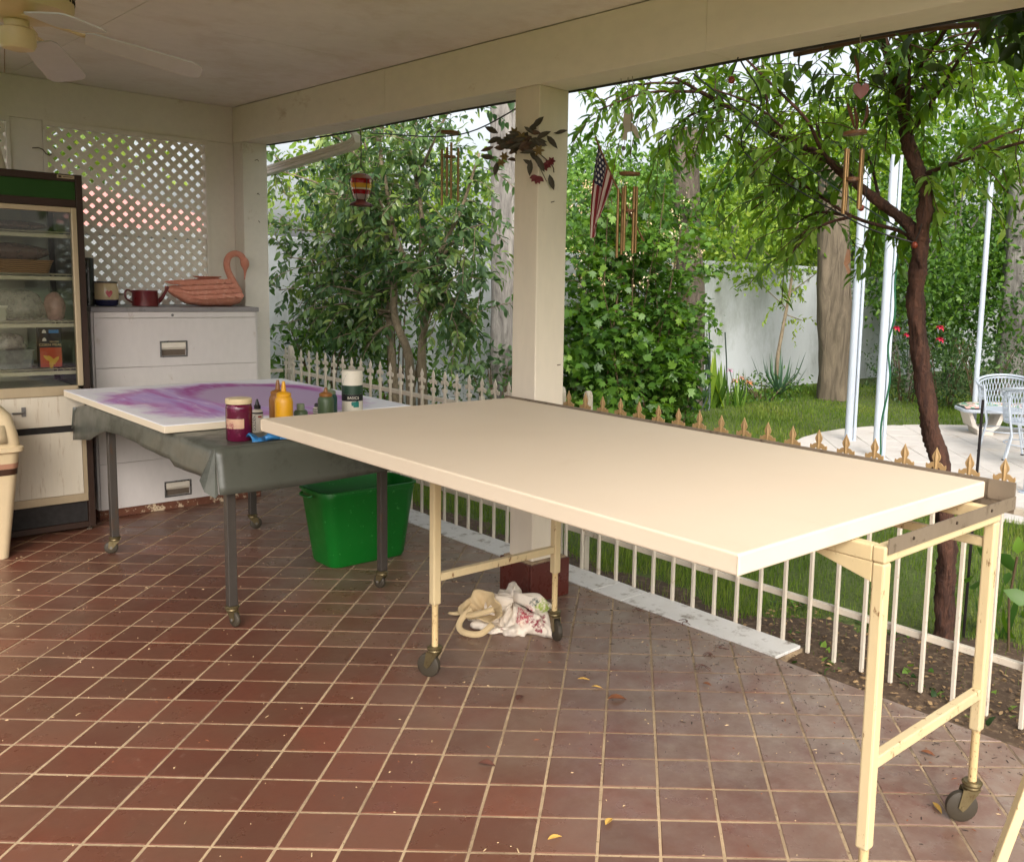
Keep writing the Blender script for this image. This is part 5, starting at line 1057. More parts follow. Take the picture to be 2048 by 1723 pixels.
# ---------------------------------------------------------------- fallen leaves and crumbs on the tiles
M_dry = mat('dry_leaf', srgb(126, 76, 42), srgb(92, 54, 34), 40, .7); M_dry2 = mat('yellow_leaf', srgb(206, 168, 84), srgb(180, 136, 60), 40, .7); M_dry3 = mat('brown_leaf', srgb(96, 56, 42), srgb(74, 44, 34), 40, .7)
for x, y, L, W, an, m_, lb in ((1.17, -.63, .075, .04, .9, M_dry, 'curled orange dry leaf on the tiles below the blank canvas'), (.945, -.90, .05, .03, 2.0, M_dry3, 'dark brown curled leaf left of the orange dry leaf'), (1.235, -1.29, .06, .032, .6, M_dry3, 'reddish brown leaf on the tiles toward the front'), (1.73, -1.40, .045, .02, 1.3, M_dry2, 'small yellow leaf on the nearest tiles'), (.955, -.595, .05, .016, .8, M_dry2, 'thin pale leaf on a tile behind the orange dry leaf'), (1.045, -.60, .045, .014, .6, M_dry2, 'thin tan leaf on the grout beside the thin pale leaf'), (2.41, -.37, .06, .018, -.6, M_dry2, 'pale leaf near the right rear caster'), (1.79, -1.225, .045, .02, 1.9, M_dry2, 'pale wood chip like leaf on a front grout line'), (1.325, -.24, .04, .02, .3, M_dry, 'small rust leaf near the white edge slabs'), (2.22, -.09, .05, .024, .2, M_dry, 'rust leaf on the tiles behind the right cream leg')):
    leaf_mb((x, y, .006), (math.cos(an), math.sin(an), .08), L, W, (0, 0, 1), fold=.5, curl=.15).build('fallen_leaf', m_, None, solid=.0006, label=lb, cat='leaf', group='fallen leaves on the tile floor')
deb = MB(); rd = random.Random(8)
for k in range(1500):
    if k < 1000: x, y = rd.uniform(-.4, 2.7), .2 - abs(rd.gauss(0, .34))
    else: x, y = rd.uniform(-2.4, 2.6), rd.uniform(-2.4, 0)
    if not visible((x, y, 0)): continue
    L = rd.choice([.004, .005, .006, .009, .014, .024]) * rd.uniform(.6, 1.1); W = min(L, rd.uniform(.002, .005)); an = rd.uniform(0, 6.28)
    deb.cur = 0 if (k < 1000 and rd.random() < .8) else (1 if rd.random() < .7 else 2)
    c, s_ = math.cos(an), math.sin(an); h = rd.uniform(.0015, .004)
    vs = [(x + c * L * a - s_ * W * b, y + s_ * L * a + c * W * b, z) for a, b, z in ((-.5, -.5, .0005), (.5, -.3, .0005), (.4, .5, .0005), (-.5, .4, .0005), (0, 0, h))]
    deb.add(vs, [(0, 1, 4), (1, 2, 4), (2, 3, 4), (3, 0, 4)])
deb.build('floor_crumbs', [mat('dark_crumb', srgb(52, 42, 36), None, 40, .9), mat('pale_crumb', srgb(204, 176, 134), None, 40, .9), mat('rust_crumb', srgb(140, 84, 52), None, 40, .9)], None, label='tiny petals, seeds and crumbs scattered over the tiles', cat='debris', kind='stuff')
sd_ = random.Random(3)
for x, y, lb in ((1.13, .10, 'dead flower sprig on a tile just before the end of the white edge slabs'), (1.16, .02, 'second dead sprig a little nearer than the one by the slab end'), (.82, .23, 'dead sprig hanging over the middle of the white edge slabs'), (.55, .17, 'dark dead sprig lying nearest the middle post'), (1.22, -.1, 'dead sprig lying farthest from the white edge slabs')):
    o = MB()
    for q in range(6):
        a = sd_.uniform(0, 6.28); L = sd_.uniform(.02, .05); o.tube(spline([(x, y, .006), (x + L * .5 * math.cos(a), y + L * .5 * math.sin(a), .012), (x + L * math.cos(a + .5), y + L * math.sin(a + .5), .004)], 3), .0014, 4)
    o.build('dead_sprig', M_dry3, None, label=lb, cat='sprig', group='dead sprigs by the fence')
# ---------------------------------------------------------------- vegetation
def bark_mat(name, c1, c2, sc=14, st=(1, 1, .18)):
    m = NT(name); v = m.mapping(scale=st); n = m.noise(sc, 6, .7, v=v, dist=1.2)
    m.set(Base_Color=m.mix(m.ramp(n, .35, .65), c1, c2), Roughness=.9).bump(n, .9, .03); return m.m
def leaf_mat(name, cols, transl=.35, rough=.45, spec=.5):
    m = NT(name); a = m.n('ShaderNodeAttribute'); a.attribute_name = 'rnd'
    r = m.n('ShaderNodeValToRGB'); m.l(a.outputs['Fac'], r.inputs[0]); e = r.color_ramp.elements
    while len(e) < len(cols): e.new(.5)
    for i, c in enumerate(cols): e[i].position = i / (len(cols) - 1); e[i].color = (*c, 1)
    m.set(Base_Color=r.outputs[0], Roughness=rough, Specular_IOR_Level=spec)
    t = m.n('ShaderNodeBsdfTranslucent'); hs_ = m.n('ShaderNodeHueSaturation'); hs_.inputs['Saturation'].default_value = 1.15; hs_.inputs['Value'].default_value = 1.55; hs_.inputs['Hue'].default_value = .488
    m.l(r.outputs[0], hs_.inputs['Color']); m.l(hs_.outputs[0], t.inputs[0]); mx = m.n('ShaderNodeMixShader'); mx.inputs[0].default_value = transl
    m.l(m.b.outputs[0], mx.inputs[1]); m.l(t.outputs[0], mx.inputs[2]); m.l(mx.outputs[0], m.out.inputs[0]); return m.m
# leaf templates: x across, y along, z normal
LT = {
 'oval': (np.array([(0, 0, 0), (-.26, .3, .05), (0, .33, 0), (.26, .3, .05), (-.22, .66, .02), (0, .68, -.05), (.22, .66, .02), (0, 1, -.16)]), [(0, 2, 1), (0, 3, 2), (1, 2, 5, 4), (2, 3, 6, 5), (4, 5, 7), (5, 6, 7)]),
 'lance': (np.array([(0, 0, 0), (-.12, .3, .03), (0, .33, 0), (.12, .3, .03), (-.09, .66, -.03), (0, .68, -.07), (.09, .66, -.03), (0, 1, -.2)]), [(0, 2, 1), (0, 3, 2), (1, 2, 5, 4), (2, 3, 6, 5), (4, 5, 7), (5, 6, 7)]),
 'maple': (np.array([(0, 0, 0), (-.22, .1, .03), (-.5, .3, .0), (-.28, .45, .04), (-.36, .74, 0), (-.12, .66, .04), (0, 1, -.08), (.12, .66, .04), (.36, .74, 0), (.28, .45, .04), (.5, .3, 0), (.22, .1, .03), (0, .42, -.02)]), [(12, i, i + 1) for i in range(0, 11)] + [(12, 11, 0)]),
 'diamond': (np.array([(0, 0, 0), (-.27, .45, .05), (.27, .45, .05), (0, 1, -.1)]), [(0, 2, 1), (1, 2, 3)]),
 'blade': (np.array([(-.5, 0, 0), (.5, 0, 0), (.3, .6, .0), (-.3, .6, 0), (0, 1, .18)]), [(0, 1, 2, 3), (3, 2, 4)]),
}
def leaves(kind, pos, dirs, nrm, L, W=None, rnd=None):
    """arrays of positions, directions, normals, lengths -> (verts, faces, per-vertex value)"""
    tv, tf = LT[kind]; n = len(pos); d = dirs / np.linalg.norm(dirs, axis=1, keepdims=True)
    s = np.cross(d, nrm); ln = np.linalg.norm(s, axis=1, keepdims=True); bad = ln[:, 0] < 1e-4; s[bad] = (1, 0, 0); ln[bad] = 1; s /= ln
    z = np.cross(s, d); W = L if W is None else W
    V = pos[:, None, :] + tv[None, :, 0:1] * s[:, None, :] * W[:, None, None] + tv[None, :, 1:2] * d[:, None, :] * L[:, None, None] + tv[None, :, 2:3] * z[:, None, :] * L[:, None, None]
    k = len(tv); rnd = RNG.random(n) if rnd is None else rnd
    return V.reshape(-1, 3), [(tf, k, n)], np.repeat(rnd, k)
def leaf_object(name, batches, m, parent=None, **kw):
    Vs, loops, starts, totals, rn = [], [], [], [], []; off = 0; lo = 0
    for V, fl, r in batches:
        tf, k, n = fl[0]; base = np.arange(n)[:, None] * k + off
        for f in tf:
            loops.append(base + np.array(f)[None, :])
        Vs.append(V); rn.append(r); off += len(V)
    V = np.concatenate(Vs); R = np.concatenate(rn); me = bpy.data.meshes.new(name)
    org = ORG.get(parent, Vector((0, 0, 0))); V = V - np.array(org)
    tri = loops
    idx = np.concatenate([t.reshape(-1) for t in tri]); tot = np.concatenate([np.full(len(t), t.shape[1]) for t in tri]); st = np.concatenate([[0], np.cumsum(tot)[:-1]])
    me.vertices.add(len(V)); me.vertices.foreach_set('co', V.astype(np.float32).ravel())
    me.loops.add(len(idx)); me.loops.foreach_set('vertex_index', idx.astype(np.int32))
    me.polygons.add(len(tot)); me.polygons.foreach_set('loop_start', st.astype(np.int32)); me.polygons.foreach_set('loop_total', tot.astype(np.int32))
    a = me.attributes.new('rnd', 'FLOAT', 'POINT'); a.data.foreach_set('value', R.astype(np.float32))
    me.materials.append(m); me.update(calc_edges=True)
    o = bpy.data.objects.new(name, me); COL.objects.link(o)
    if parent: o.parent = parent
    ORG[o] = org
    return wrap(o, **kw)
def unit(n):
    v = RNG.normal(size=(n, 3)); return v / np.linalg.norm(v, axis=1, keepdims=True)
def cloud(kind, n, ell, L, clumps=60, spread=.16, droop=.3, up=.6, wl=1.0, shell=.5, rnd_bias=None):
    """leaves in clumps spread through one or more ellipsoids [(centre, radii)]"""
    w = np.array([e[1][0] * e[1][1] * e[1][2] for e in ell]); w = w / w.sum(); out = []
    for (c, r), wi in zip(ell, w):
        nc = max(4, int(clumps * wi)); d = unit(nc); rad = (shell + (1 - shell) * RNG.random(nc)) ** .6
        cc = np.array(c) + d * rad[:, None] * np.array(r); nn = max(20, int(n * wi)); ci = RNG.integers(0, nc, nn)
        p = cc[ci] + RNG.normal(size=(nn, 3)) * spread * np.array([1, 1, .7]); outw = p - np.array(c)
        dr = unit(nn) + .5 * outw / (np.linalg.norm(outw, axis=1, keepdims=True) + .01); dr[:, 2] -= droop
        nm = unit(nn) * .8 + np.array([0, 0, up]); ll = L * RNG.uniform(.6, 1.25, nn)
        rv = np.clip(.5 * RNG.random(nn) + .5 * RNG.random(nc)[ci], 0, 1)
        out.append(leaves(kind, p, dr, nm, ll, ll * wl, rv))
    return out
def twigs(paths, per_m, tw_len, nleaf, kind, L, wl=1.0, grav=.35, back=.0, jitter=.5, side=None):
    """twigs leaving the branches, each with leaves along it; returns (leaf batches, twig polylines)"""
    P, D, S, Rn, lines = [], [], [], [], []
    for path in paths:
        path = [Vector(p) for p in path]; seg = [(path[i], path[i + 1]) for i in range(len(path) - 1)]
        for a, b in seg:
            k = max(1, int((b - a).length * per_m + random.random()))
            for _ in range(k):
                p = a.lerp(b, random.random()); ax = (b - a).normalized(); d = Vector(unit(1)[0]); d = (d - ax * d.dot(ax) * .6 + ax * .35)
                if side is not None: d += Vector(side) * random.random()
                d.normalize(); ln = tw_len * random.uniform(.5, 1.3); pts = [p]; n = 5
                for i in range(n):
                    d = (d + Vector((0, 0, -grav * .35)) + Vector(unit(1)[0]) * .12).normalized(); pts.append(pts[-1] + d * ln / n)
                lines.append(pts); tone = random.random()
                for i in range(nleaf):
                    t = (i + .6) / nleaf * n; j = min(int(t), n - 1); q = pts[j].lerp(pts[j + 1], t - j); dd = (pts[j + 1] - pts[j]).normalized()
                    out = Vector(unit(1)[0]); out = (out - dd * out.dot(dd)).normalized() * 1.0 + dd * .55 + Vector((0, 0, -grav))
                    P.append(q); D.append(out); S.append(L * random.uniform(.65, 1.2)); Rn.append(min(1, max(0, .55 * tone + .45 * random.random())))
    P = np.array(P); D = np.array(D); S = np.array(S); nm = unit(len(P)) * jitter + np.array([0, 0, .8])
    return [leaves(kind, P, D, nm, S, S * wl, np.array(Rn))], lines
def branch_mb(mb, path, r0, r1, n=9, sub=5, rough=.06):
    pts = spline(path, sub); k = len(pts); mb.tube(pts, [(r0 + (r1 - r0) * i / (k - 1)) * (1 + rough * math.sin(i * 2.3)) for i in range(k)], n)

M_bark_g = bark_mat('grey_bark', srgb(150, 146, 140), srgb(96, 92, 88)); M_bark_f = bark_mat('pale_bark', srgb(148, 134, 110), srgb(104, 92, 74), 20, (1, 1, .4)); M_bark_d = bark_mat('dark_red_bark', srgb(98, 64, 48), srgb(52, 32, 26), 30)
M_twig = mat('twig', srgb(96, 78, 54), srgb(72, 58, 40), 20, .8)
M_leaf_f = leaf_mat('ficus_leaf', [srgb(54, 80, 54), srgb(76, 106, 64), srgb(104, 132, 74), srgb(156, 172, 96)], .35, .27, .7)
M_leaf_r = leaf_mat('lance_leaf', [srgb(58, 88, 34), srgb(84, 118, 44), srgb(116, 148, 58), srgb(158, 180, 88)], .5, .4)
M_leaf_v = leaf_mat('vine_leaf', [srgb(36, 64, 24), srgb(58, 94, 32), srgb(88, 126, 44), srgb(132, 166, 70)], .35, .45)
M_leaf_y = leaf_mat('yellow_green_leaf', [srgb(68, 100, 34), srgb(100, 134, 44), srgb(134, 162, 58), srgb(172, 190, 86)], .45, .5)  # plain yellow-green foliage tones
M_leaf_b = leaf_mat('rose_leaf', [srgb(44, 70, 40), srgb(64, 92, 50), srgb(92, 118, 66)], .3, .45)
M_grass = leaf_mat('grass_blade', [srgb(66, 92, 30), srgb(88, 116, 40), srgb(116, 138, 56), srgb(152, 154, 86)], .4, .6, .3)

# many-stemmed dark leaved tree at the left
ft = thing('ficus_tree', (-3.45, 1.3, GZ), 'dark glossy leaved tree with several slim pale stems behind the left fence', 'tree')
fA = [(-3.58, 1.3, GZ), (-3.62, 1.3, .61), (-3.69, 1.3, .99), (-3.82, 1.35, 1.39), (-4.05, 1.45, 1.92), (-4.19, 1.5, 2.15), (-4.38, 1.5, 2.6)]
fB = [(-3.34, 1.3, GZ), (-3.37, 1.3, .72), (-3.42, 1.3, .98), (-3.62, 1.3, 1.26), (-3.64, 1.3, 1.72), (-3.79, 1.3, 2.11), (-3.83, 1.3, 2.56), (-3.86, 1.3, 2.73), (-3.98, 1.3, 2.95)]
fC = [(-3.15, 1.3, GZ), (-3.18, 1.3, .74), (-3.19, 1.3, 1.0), (-3.16, 1.3, 1.23), (-3.26, 1.3, 1.51), (-3.42, 1.25, 1.81), (-3.49, 1.2, 2.06), (-3.53, 1.15, 2.47)]
fC2 = [(-3.16, 1.3, 1.23), (-3.03, 1.32, 1.5), (-3.01, 1.35, 1.79), (-2.78, 1.4, 2.15), (-2.6, 1.45, 2.6)]; fC3 = [(-3.24, 1.3, 1.5), (-3.19, 1.3, 1.91), (-3.17, 1.28, 2.16), (-3.22, 1.25, 2.5), (-3.2, 1.25, 2.9)]
tb_ = MB(); branch_mb(tb_, fA, .04, .014); branch_mb(tb_, fB, .045, .012); branch_mb(tb_, fC, .045, .013); branch_mb(tb_, fC2, .028, .01); branch_mb(tb_, fC3, .026, .01)
limbs = []
for base, tip in (((-3.9, 1.4, 1.6), (-5.2, 1.7, 2.1)), ((-4.1, 1.45, 2.0), (-5.3, 1.6, 2.7)), ((-3.7, 1.3, 1.45), (-4.9, 1.2, 1.5)), ((-3.83, 1.3, 2.4), (-4.9, 1.2, 3.0)), ((-3.2, 1.25, 2.4), (-2.4, 1.4, 3.4)), ((-3.64, 1.3, 1.3), (-4.5, .95, 1.15)), ((-3.5, 1.2, 2.0), (-3.3, .85, 2.3)), ((-3.1, 1.3, 1.4), (-2.5, 1.35, 1.25)), ((-3.8, 1.3, 2.1), (-4.1, .9, 2.3)), ((-4.3, 1.5, 2.5), (-5.0, 1.6, 3.3)), ((-3.86, 1.3, 2.7), (-3.6, 1.2, 3.3)), ((-3.9, 1.35, 1.75), (-4.6, 1.5, 1.95)), ((-3.75, 1.3, 1.3), (-4.3, 1.1, 1.0)), ((-3.65, 1.3, 1.2), (-3.9, 1.1, .85)), ((-3.8, 1.3, 1.4), (-4.75, .78, 1.45)), ((-4.0, 1.4, 1.8), (-4.85, .75, 2.0)), ((-4.1, 1.4, 2.1), (-4.9, .8, 2.55)), ((-4.0, 1.3, 1.5), (-4.7, .85, 1.75)), ((-3.7, 1.3, 1.25), (-4.3, .9, 1.3)), ((-3.03, 1.32, 1.55), (-2.55, 1.3, 1.75)), ((-3.0, 1.35, 1.75), (-2.6, 1.5, 2.05)), ((-3.0, 1.3, 1.5), (-2.45, 1.4, 1.6)), ((-3.05, 1.3, 1.4), (-2.5, 1.2, 1.2)), ((-3.1, 1.3, 1.45), (-2.6, 1.25, 1.4))):
    a, b = Vector(base), Vector(tip); m_ = a.lerp(b, .5) + Vector((0, 0, .08)); limbs.append([a, m_, b]); branch_mb(tb_, [a, m_, b], .014, .005, 6, 4)
bt, ln = twigs(limbs + [fA[4:], fB[3:], fC[4:], fC2[1:], fC3], 22, .44, 16, 'oval', .090, wl=.80, grav=.5)
for l in ln[::2]: tb_.tube(l, .0035, 4, cap=False)
tb_.build('trunk', M_bark_f, ft, smooth=True, angle=180)
leaf_object('crown', bt + cloud('oval', 1300, [((-4.5, 1.75, 2.35), (1.5, .4, .9)), ((-3.3, 1.7, 2.5), (.6, .4, .6))], .08, 70, .15, wl=.74), M_leaf_f, ft)

# tall grey trunks
def trunk(name, pts, r0, r1, label, m=M_bark_g, crown=None, cm=None):
    t = thing(name, pts[0], label, 'tree'); mb_ = MB(); P = spline(pts, 10); k = len(P); n = 28; R2 = []
    for i, p in enumerate(P):
        r = r0 + (r1 - r0) * i / (k - 1); R2.append([tuple(p + Vector((math.cos(2 * math.pi * j / n), math.sin(2 * math.pi * j / n), 0)) * r * (1 + .07 * math.sin(3 * 2 * math.pi * j / n + i * .05) + .04 * math.sin(7 * 2 * math.pi * j / n + 1) + .02 * math.sin(i * .9 + j))) for j in range(n + 1)])
    mb_.grid(R2).build('trunk', m, t, smooth=True, angle=180)
    if crown: leaf_object('crown', crown, cm, t)
    return t
trunk('tall_tree', [(-4.60, 3.33, -.2), (-4.60, 3.34, 1.2), (-4.60, 3.32, 2.5), (-4.62, 3.28, 4.2), (-4.65, 3.3, 6.5)], .235, .20, 'tall grey ridged tree trunk just left of the middle post')
trunk('vine_covered_tree', [(-4.6, 6.30, -.1), (-4.6, 6.30, 1.3), (-4.62, 6.22, 2.3), (-4.65, 6.15, 3.6)], .21, .16, 'grey trunk draped with vines and a garden hose', crown=cloud('maple', 1500, [((-4.45, 6.0, 1.5), (.42, .42, 1.3)), ((-4.6, 6.1, 3.0), (.6, .7, .5))], .08, 60, .09), cm=M_leaf_v, m=bark_mat('brown_grey_bark', srgb(110, 100, 88), srgb(70, 62, 54)))  # darker brown-grey bark for this trunk
trunk('broad_tree', [(-4.1, 9.13, -.1), (-4.1, 9.12, .5), (-4.12, 9.0, 1.3), (-4.15, 8.95, 2.2), (-4.2, 8.9, 3.4)], .30, .21, 'broad fluted grey trunk standing on the lawn in front of the white wall', m=bark_mat('fluted_bark', srgb(118, 106, 88), srgb(74, 66, 54), 10, (1, 1, .12)))
trunk('far_tree', [(-2.95, 12.6, -.1), (-2.95, 12.6, 1.5), (-2.95, 12.6, 3.5)], .24, .2, 'grey tree trunk behind the white garden chair at the right edge')

# shrub right of the post: canes with lobed leaves
sh = thing('flowering_shrub', (-3.7, 4.3, GZ), 'tall leafy flowering shrub filling the gap right of the middle post', 'shrub')
mb_ = MB(); canes = []
for k in range(46):
    a = random.uniform(0, 6.28); r_ = random.uniform(.05, .6); b0 = Vector((-3.95 + random.uniform(-.4, .4), 4.4 + random.uniform(-.8, .85), GZ)); h_ = random.choice((.8, 1.2, 1.7, 2.3, 2.7)) * random.uniform(.85, 1.15)
    t1 = b0 + Vector((r_ * math.cos(a) * .8, r_ * math.sin(a) * 1.2, h_)); c_ = [b0, b0.lerp(t1, .5) + Vector((random.uniform(-.1, .1), random.uniform(-.1, .1), .2)), t1]; canes.append(spline(c_, 4)); branch_mb(mb_, c_, .010, .004, 5, 4)
bt, ln = twigs(canes, 15, .34, 8, 'maple', .09, grav=.3)
for l in ln[::3]: mb_.tube(l, .0025, 4, cap=False)
mb_.build('canes', M_twig, sh, smooth=True)
leaf_object('foliage', bt + cloud('maple', 2600, [((-3.7, 4.3, .5), (.55, 1.0, .55)), ((-3.9, 3.75, 1.0), (.35, .4, .5)), ((-3.8, 4.9, .8), (.4, .5, .6))], .105, 130, .09, up=.7), M_leaf_v, sh)
leaf_object('upper_sprays', cloud('oval', 1500, [((-4.4, 4.0, 2.45), (.4, .5, .45)), ((-4.5, 5.0, 2.75), (.4, .6, .35)), ((-4.6, 5.7, 2.2), (.4, .5, .6))], .06, 90, .13, up=.5, wl=.9), leaf_mat('spray_leaf', [srgb(72, 112, 46), srgb(100, 142, 60), srgb(140, 172, 88)], .4, .5), sh)
fl_p = cloud('diamond', 420, [((-4.0, 4.4, 2.1), (.7, 1.2, .8))], .035, 40, .05, up=1); leaf_object('blossoms', fl_p, leaf_mat('cream_blossom', [srgb(226, 210, 170), srgb(230, 196, 150), srgb(236, 230, 214)], .3, .6), sh)

# dark stemmed lance leaved tree at the right
rt = thing('lance_leaf_tree', (1.712, 1.1, GZ), 'forked dark stemmed tree with long drooping leaves right of the post', 'tree')
rT = [(1.715, 1.1, -.1), (1.70, 1.1, .2), (1.693, 1.1, .396), (1.629, 1.1, .801), (1.571, 1.1, .963), (1.526, 1.1, 1.152), (1.479, 1.1, 1.366), (1.445, 1.1, 1.581), (1.45, 1.1, 1.772), (1.445, 1.1, 1.891)]
rR = [(1.45, 1.1, 1.86), (1.466, 1.1, 2.054), (1.421, 1.1, 2.173), (1.349, 1.1, 2.342), (1.304, 1.1, 2.533), (1.254, 1.1, 2.667), (1.182, 1.1, 2.83)]
rL = [(1.44, 1.1, 1.86), (1.369, 1.1, 1.951), (1.22, 1.1, 2.051), (1.011, 1.1, 2.196), (.885, 1.1, 2.291), (.726, 1.1, 2.366), (.526, 1.1, 2.447), (.204, 1.1, 2.622), (-.185, 1.1, 2.82)]
rL2 = [(1.011, 1.1, 2.196), (.95, .98, 2.3), (.9, .9, 2.45), (.73, .85, 2.62), (.54, .8, 2.80)]; rTh = [(1.40, 1.1, 1.87), (1.339, 1.1, 1.911), (1.054, 1.12, 1.99), (.738, 1.15, 2.159), (.214, 1.2, 2.433), (-.2, 1.3, 2.6)]
mb_ = MB(); branch_mb(mb_, rT, .046, .038, 26, 14, .05); branch_mb(mb_, rR, .036, .024, 20, 12); branch_mb(mb_, rL, .031, .009, 14, 9)
for i_, v_ in enumerate(mb_.v):                                # ridged bark and knots
    k_ = .0035 * math.sin(i_ % 26 * 3.3 + v_[2] * 9) + .003 * math.sin(v_[2] * 41 + v_[0] * 60) + random.uniform(-.0022, .0022); mb_.v[i_] = (v_[0] + k_, v_[1] + k_ * .7, v_[2])
branch_mb(mb_, rL2, .012, .006, 8); branch_mb(mb_, rTh, .012, .004, 7)
limbs = []
for base, tip in (((1.35, 1.1, 2.34), (2.3, .9, 3.4)), ((1.42, 1.1, 2.17), (2.4, 1.3, 2.35)), ((1.30, 1.1, 2.55), (2.1, .55, 2.95)), ((1.25, 1.1, 2.67), (1.9, .5, 3.0)), ((1.18, 1.1, 2.83), (.8, .6, 3.15)), ((1.42, 1.1, 2.15), (1.95, 1.7, 2.5)), ((1.22, 1.1, 2.05), (.85, 1.5, 2.4)), ((1.3, 1.1, 2.5), (.9, 1.4, 2.85)), ((.88, 1.1, 2.29), (.5, 1.5, 2.6)), ((.73, 1.1, 2.37), (.35, .8, 2.65)), ((.53, 1.1, 2.45), (.1, 1.4, 3.4)), ((1.0, 1.12, 2.0), (.5, 1.35, 1.95)), ((1.05, 1.12, 1.99), (.75, 1.0, 1.78)), ((1.35, 1.1, 2.34), (1.6, .55, 3.4)), ((1.3, 1.1, 2.5), (1.6, 1.6, 2.9)), ((2.0, .95, 2.6), (2.6, .75, 2.6)), ((2.0, 1.2, 2.3), (2.7, 1.2, 2.2)), ((.2, 1.1, 2.62), (-.3, .95, 3.4)), ((.74, 1.15, 2.16), (.35, 1.2, 2.05)), ((-.1, 1.1, 2.78), (-.75, 1.0, 2.72)), ((.2, 1.1, 2.62), (-.45, 1.25, 2.5)), ((.0, 1.1, 2.72), (-.55, .8, 2.62))):
    a, b = Vector(base), Vector(tip); m_ = a.lerp(b, .5) + Vector((0, 0, .05)); limbs.append([a, m_, b]); branch_mb(mb_, [a, m_, b], .010, .004, 6, 4)
bt, ln = twigs(limbs + [rL[3:], rL2, rTh[1:], rR[3:]], 15, .36, 15, 'lance', .090, wl=1.35, grav=.45)
for l in ln[::1]: mb_.tube(l, .0025, 4, cap=False)
mb_.build('trunk', M_bark_d, rt, smooth=True, angle=180)
leaf_object('crown', bt + cloud('lance', 1500, [((1.9, 1.3, 3.4), (1.0, .6, .45)), ((1.0, 1.2, 2.95), (1.1, .6, .25))], .12, 60, .16, droop=.9), M_leaf_r, rt)

# vine hanging along the roof edge at the upper right
vn = thing('roof_vine', (2.2, .25, 2.6), 'dark leafy vine with dry runners along the roof edge at the upper right', 'vine')
mb_ = MB()
for k in range(26):
    x0 = random.uniform(1.5, 3.2); y0 = random.uniform(.18, .5); P = [Vector((x0, y0, 2.62 + random.uniform(-.03, .12)))]
    for i in range(5): P.append(P[-1] + Vector((random.uniform(-.05, .28), random.uniform(-.06, .12), random.uniform(-.09, .06))))
    branch_mb(mb_, P, .0035, .002, 4, 4)
branch_mb(mb_, [(1.3, .22, 2.58), (1.8, .25, 2.6), (2.4, .28, 2.57), (3.1, .25, 2.6)], .012, .01, 6, 6)
mb_.build('runners', mat('dry_vine', srgb(104, 76, 52), srgb(74, 54, 38), 20, .8), vn, smooth=True)
leaf_object('foliage', cloud('oval', 620, [((2.3, .32, 2.60), (.55, .16, .10)), ((2.75, .35, 2.45), (.35, .2, .3)), ((1.55, .24, 2.56), (.35, .08, .05))], .10, 44, .07, droop=.9, wl=.75), leaf_mat('vine_dark_leaf', [srgb(44, 60, 26), srgb(62, 84, 32), srgb(80, 104, 40)], .35), vn)

# small young tree, yucca, iris, lilies against the wall
st = thing('young_tree', (-4.7, 8.42, GZ), 'slender young tree with pale green leaves in front of the white wall', 'tree')
mb_ = MB(); sP = [(-4.7, 8.42, -.1), (-4.7, 8.435, .516), (-4.7, 8.525, .966), (-4.7, 8.667, 1.567), (-4.7, 8.745, 2.168), (-4.7, 8.8, 2.8)]; branch_mb(mb_, sP, .035, .014); br = []
for z0, dx, dy, z1 in ((1.3, -.2, -.6, 1.75), (1.5, .2, .6, 1.9), (1.8, -.2, -.7, 2.3), (2.0, .2, .7, 2.5), (2.2, 0, -.5, 2.9), (1.2, .1, .35, 1.1)):
    a = Vector((-4.7, 8.55 + (z0 - 1) * .12, z0)); b = Vector((-4.7 + dx, 8.6 + dy, z1)); br.append([a, a.lerp(b, .5), b]); branch_mb(mb_, br[-1], .01, .004, 5, 3)
mb_.build('trunk', M_bark_f, st, smooth=True)
bt, ln = twigs(br + [sP[3:]], 12, .4, 14, 'oval', .075, wl=.8, grav=.35); leaf_object('crown', bt, M_leaf_y, st)
yc = thing('yucca', (-4.55, 8.3, GZ), 'spiky blue green yucca at the foot of the young tree', 'plant')
M_yuc = leaf_mat('yucca_blade', [srgb(52, 84, 62), srgb(76, 108, 78)], .15, .5)
for k in range(22):
    a = 2.4 * k; el = .5 + .5 * (k % 5) / 5 + .3 * random.random(); d = np.array([[math.cos(a) * math.cos(el), math.sin(a) * math.cos(el), math.sin(el)]])
    leaf_object('blade', [leaves('blade', np.array([[-4.55, 8.3, .02]]), d, np.array([[0, 0, 1.]]) - d * .9, np.array([random.uniform(.55, .8)]), np.array([.055]))], M_yuc, yc)
def strap_plant(name, loc, n, L, W, label, m, spread=.5, flowers=()):
    t = thing(name, loc, label, 'plant')
    P = np.array(loc) + np.c_[RNG.normal(0, .06, n), RNG.normal(0, .06, n), np.zeros(n)]; a = RNG.uniform(0, 6.28, n); D = np.c_[np.cos(a) * spread, np.sin(a) * spread, np.ones(n)]
    leaf_object('leaves', [leaves('blade', P, D, np.c_[-np.cos(a), -np.sin(a), np.full(n, .5)], L * RNG.uniform(.6, 1.1, n), np.full(n, W))], m, t)
    for fx, fy, fz, col in flowers:
        mm = MB(); 
        for k in range(6):
            an = k * 1.05; l_ = leaf_mb((fx, fy, fz), (math.cos(an), math.sin(an), .6 if k % 2 else -.3), .055, .04, (0, 0, 1)); mm.add(l_.v, l_.f)
        mm.build('flower', col, t); MB().tube([(loc[0], loc[1], loc[2]), (fx, fy, fz)], .005, 5).build('stalk', M_leaf_v, t)
    return t
M_orf = mat('peach_petal', srgb(226, 150, 96), srgb(206, 110, 70), 30, .6); M_pkf = mat('pink_petal', srgb(206, 130, 166), srgb(180, 96, 140), 30, .6); M_rsf = mat('rose_petal', srgb(206, 40, 76), srgb(176, 24, 56), 30, .6)
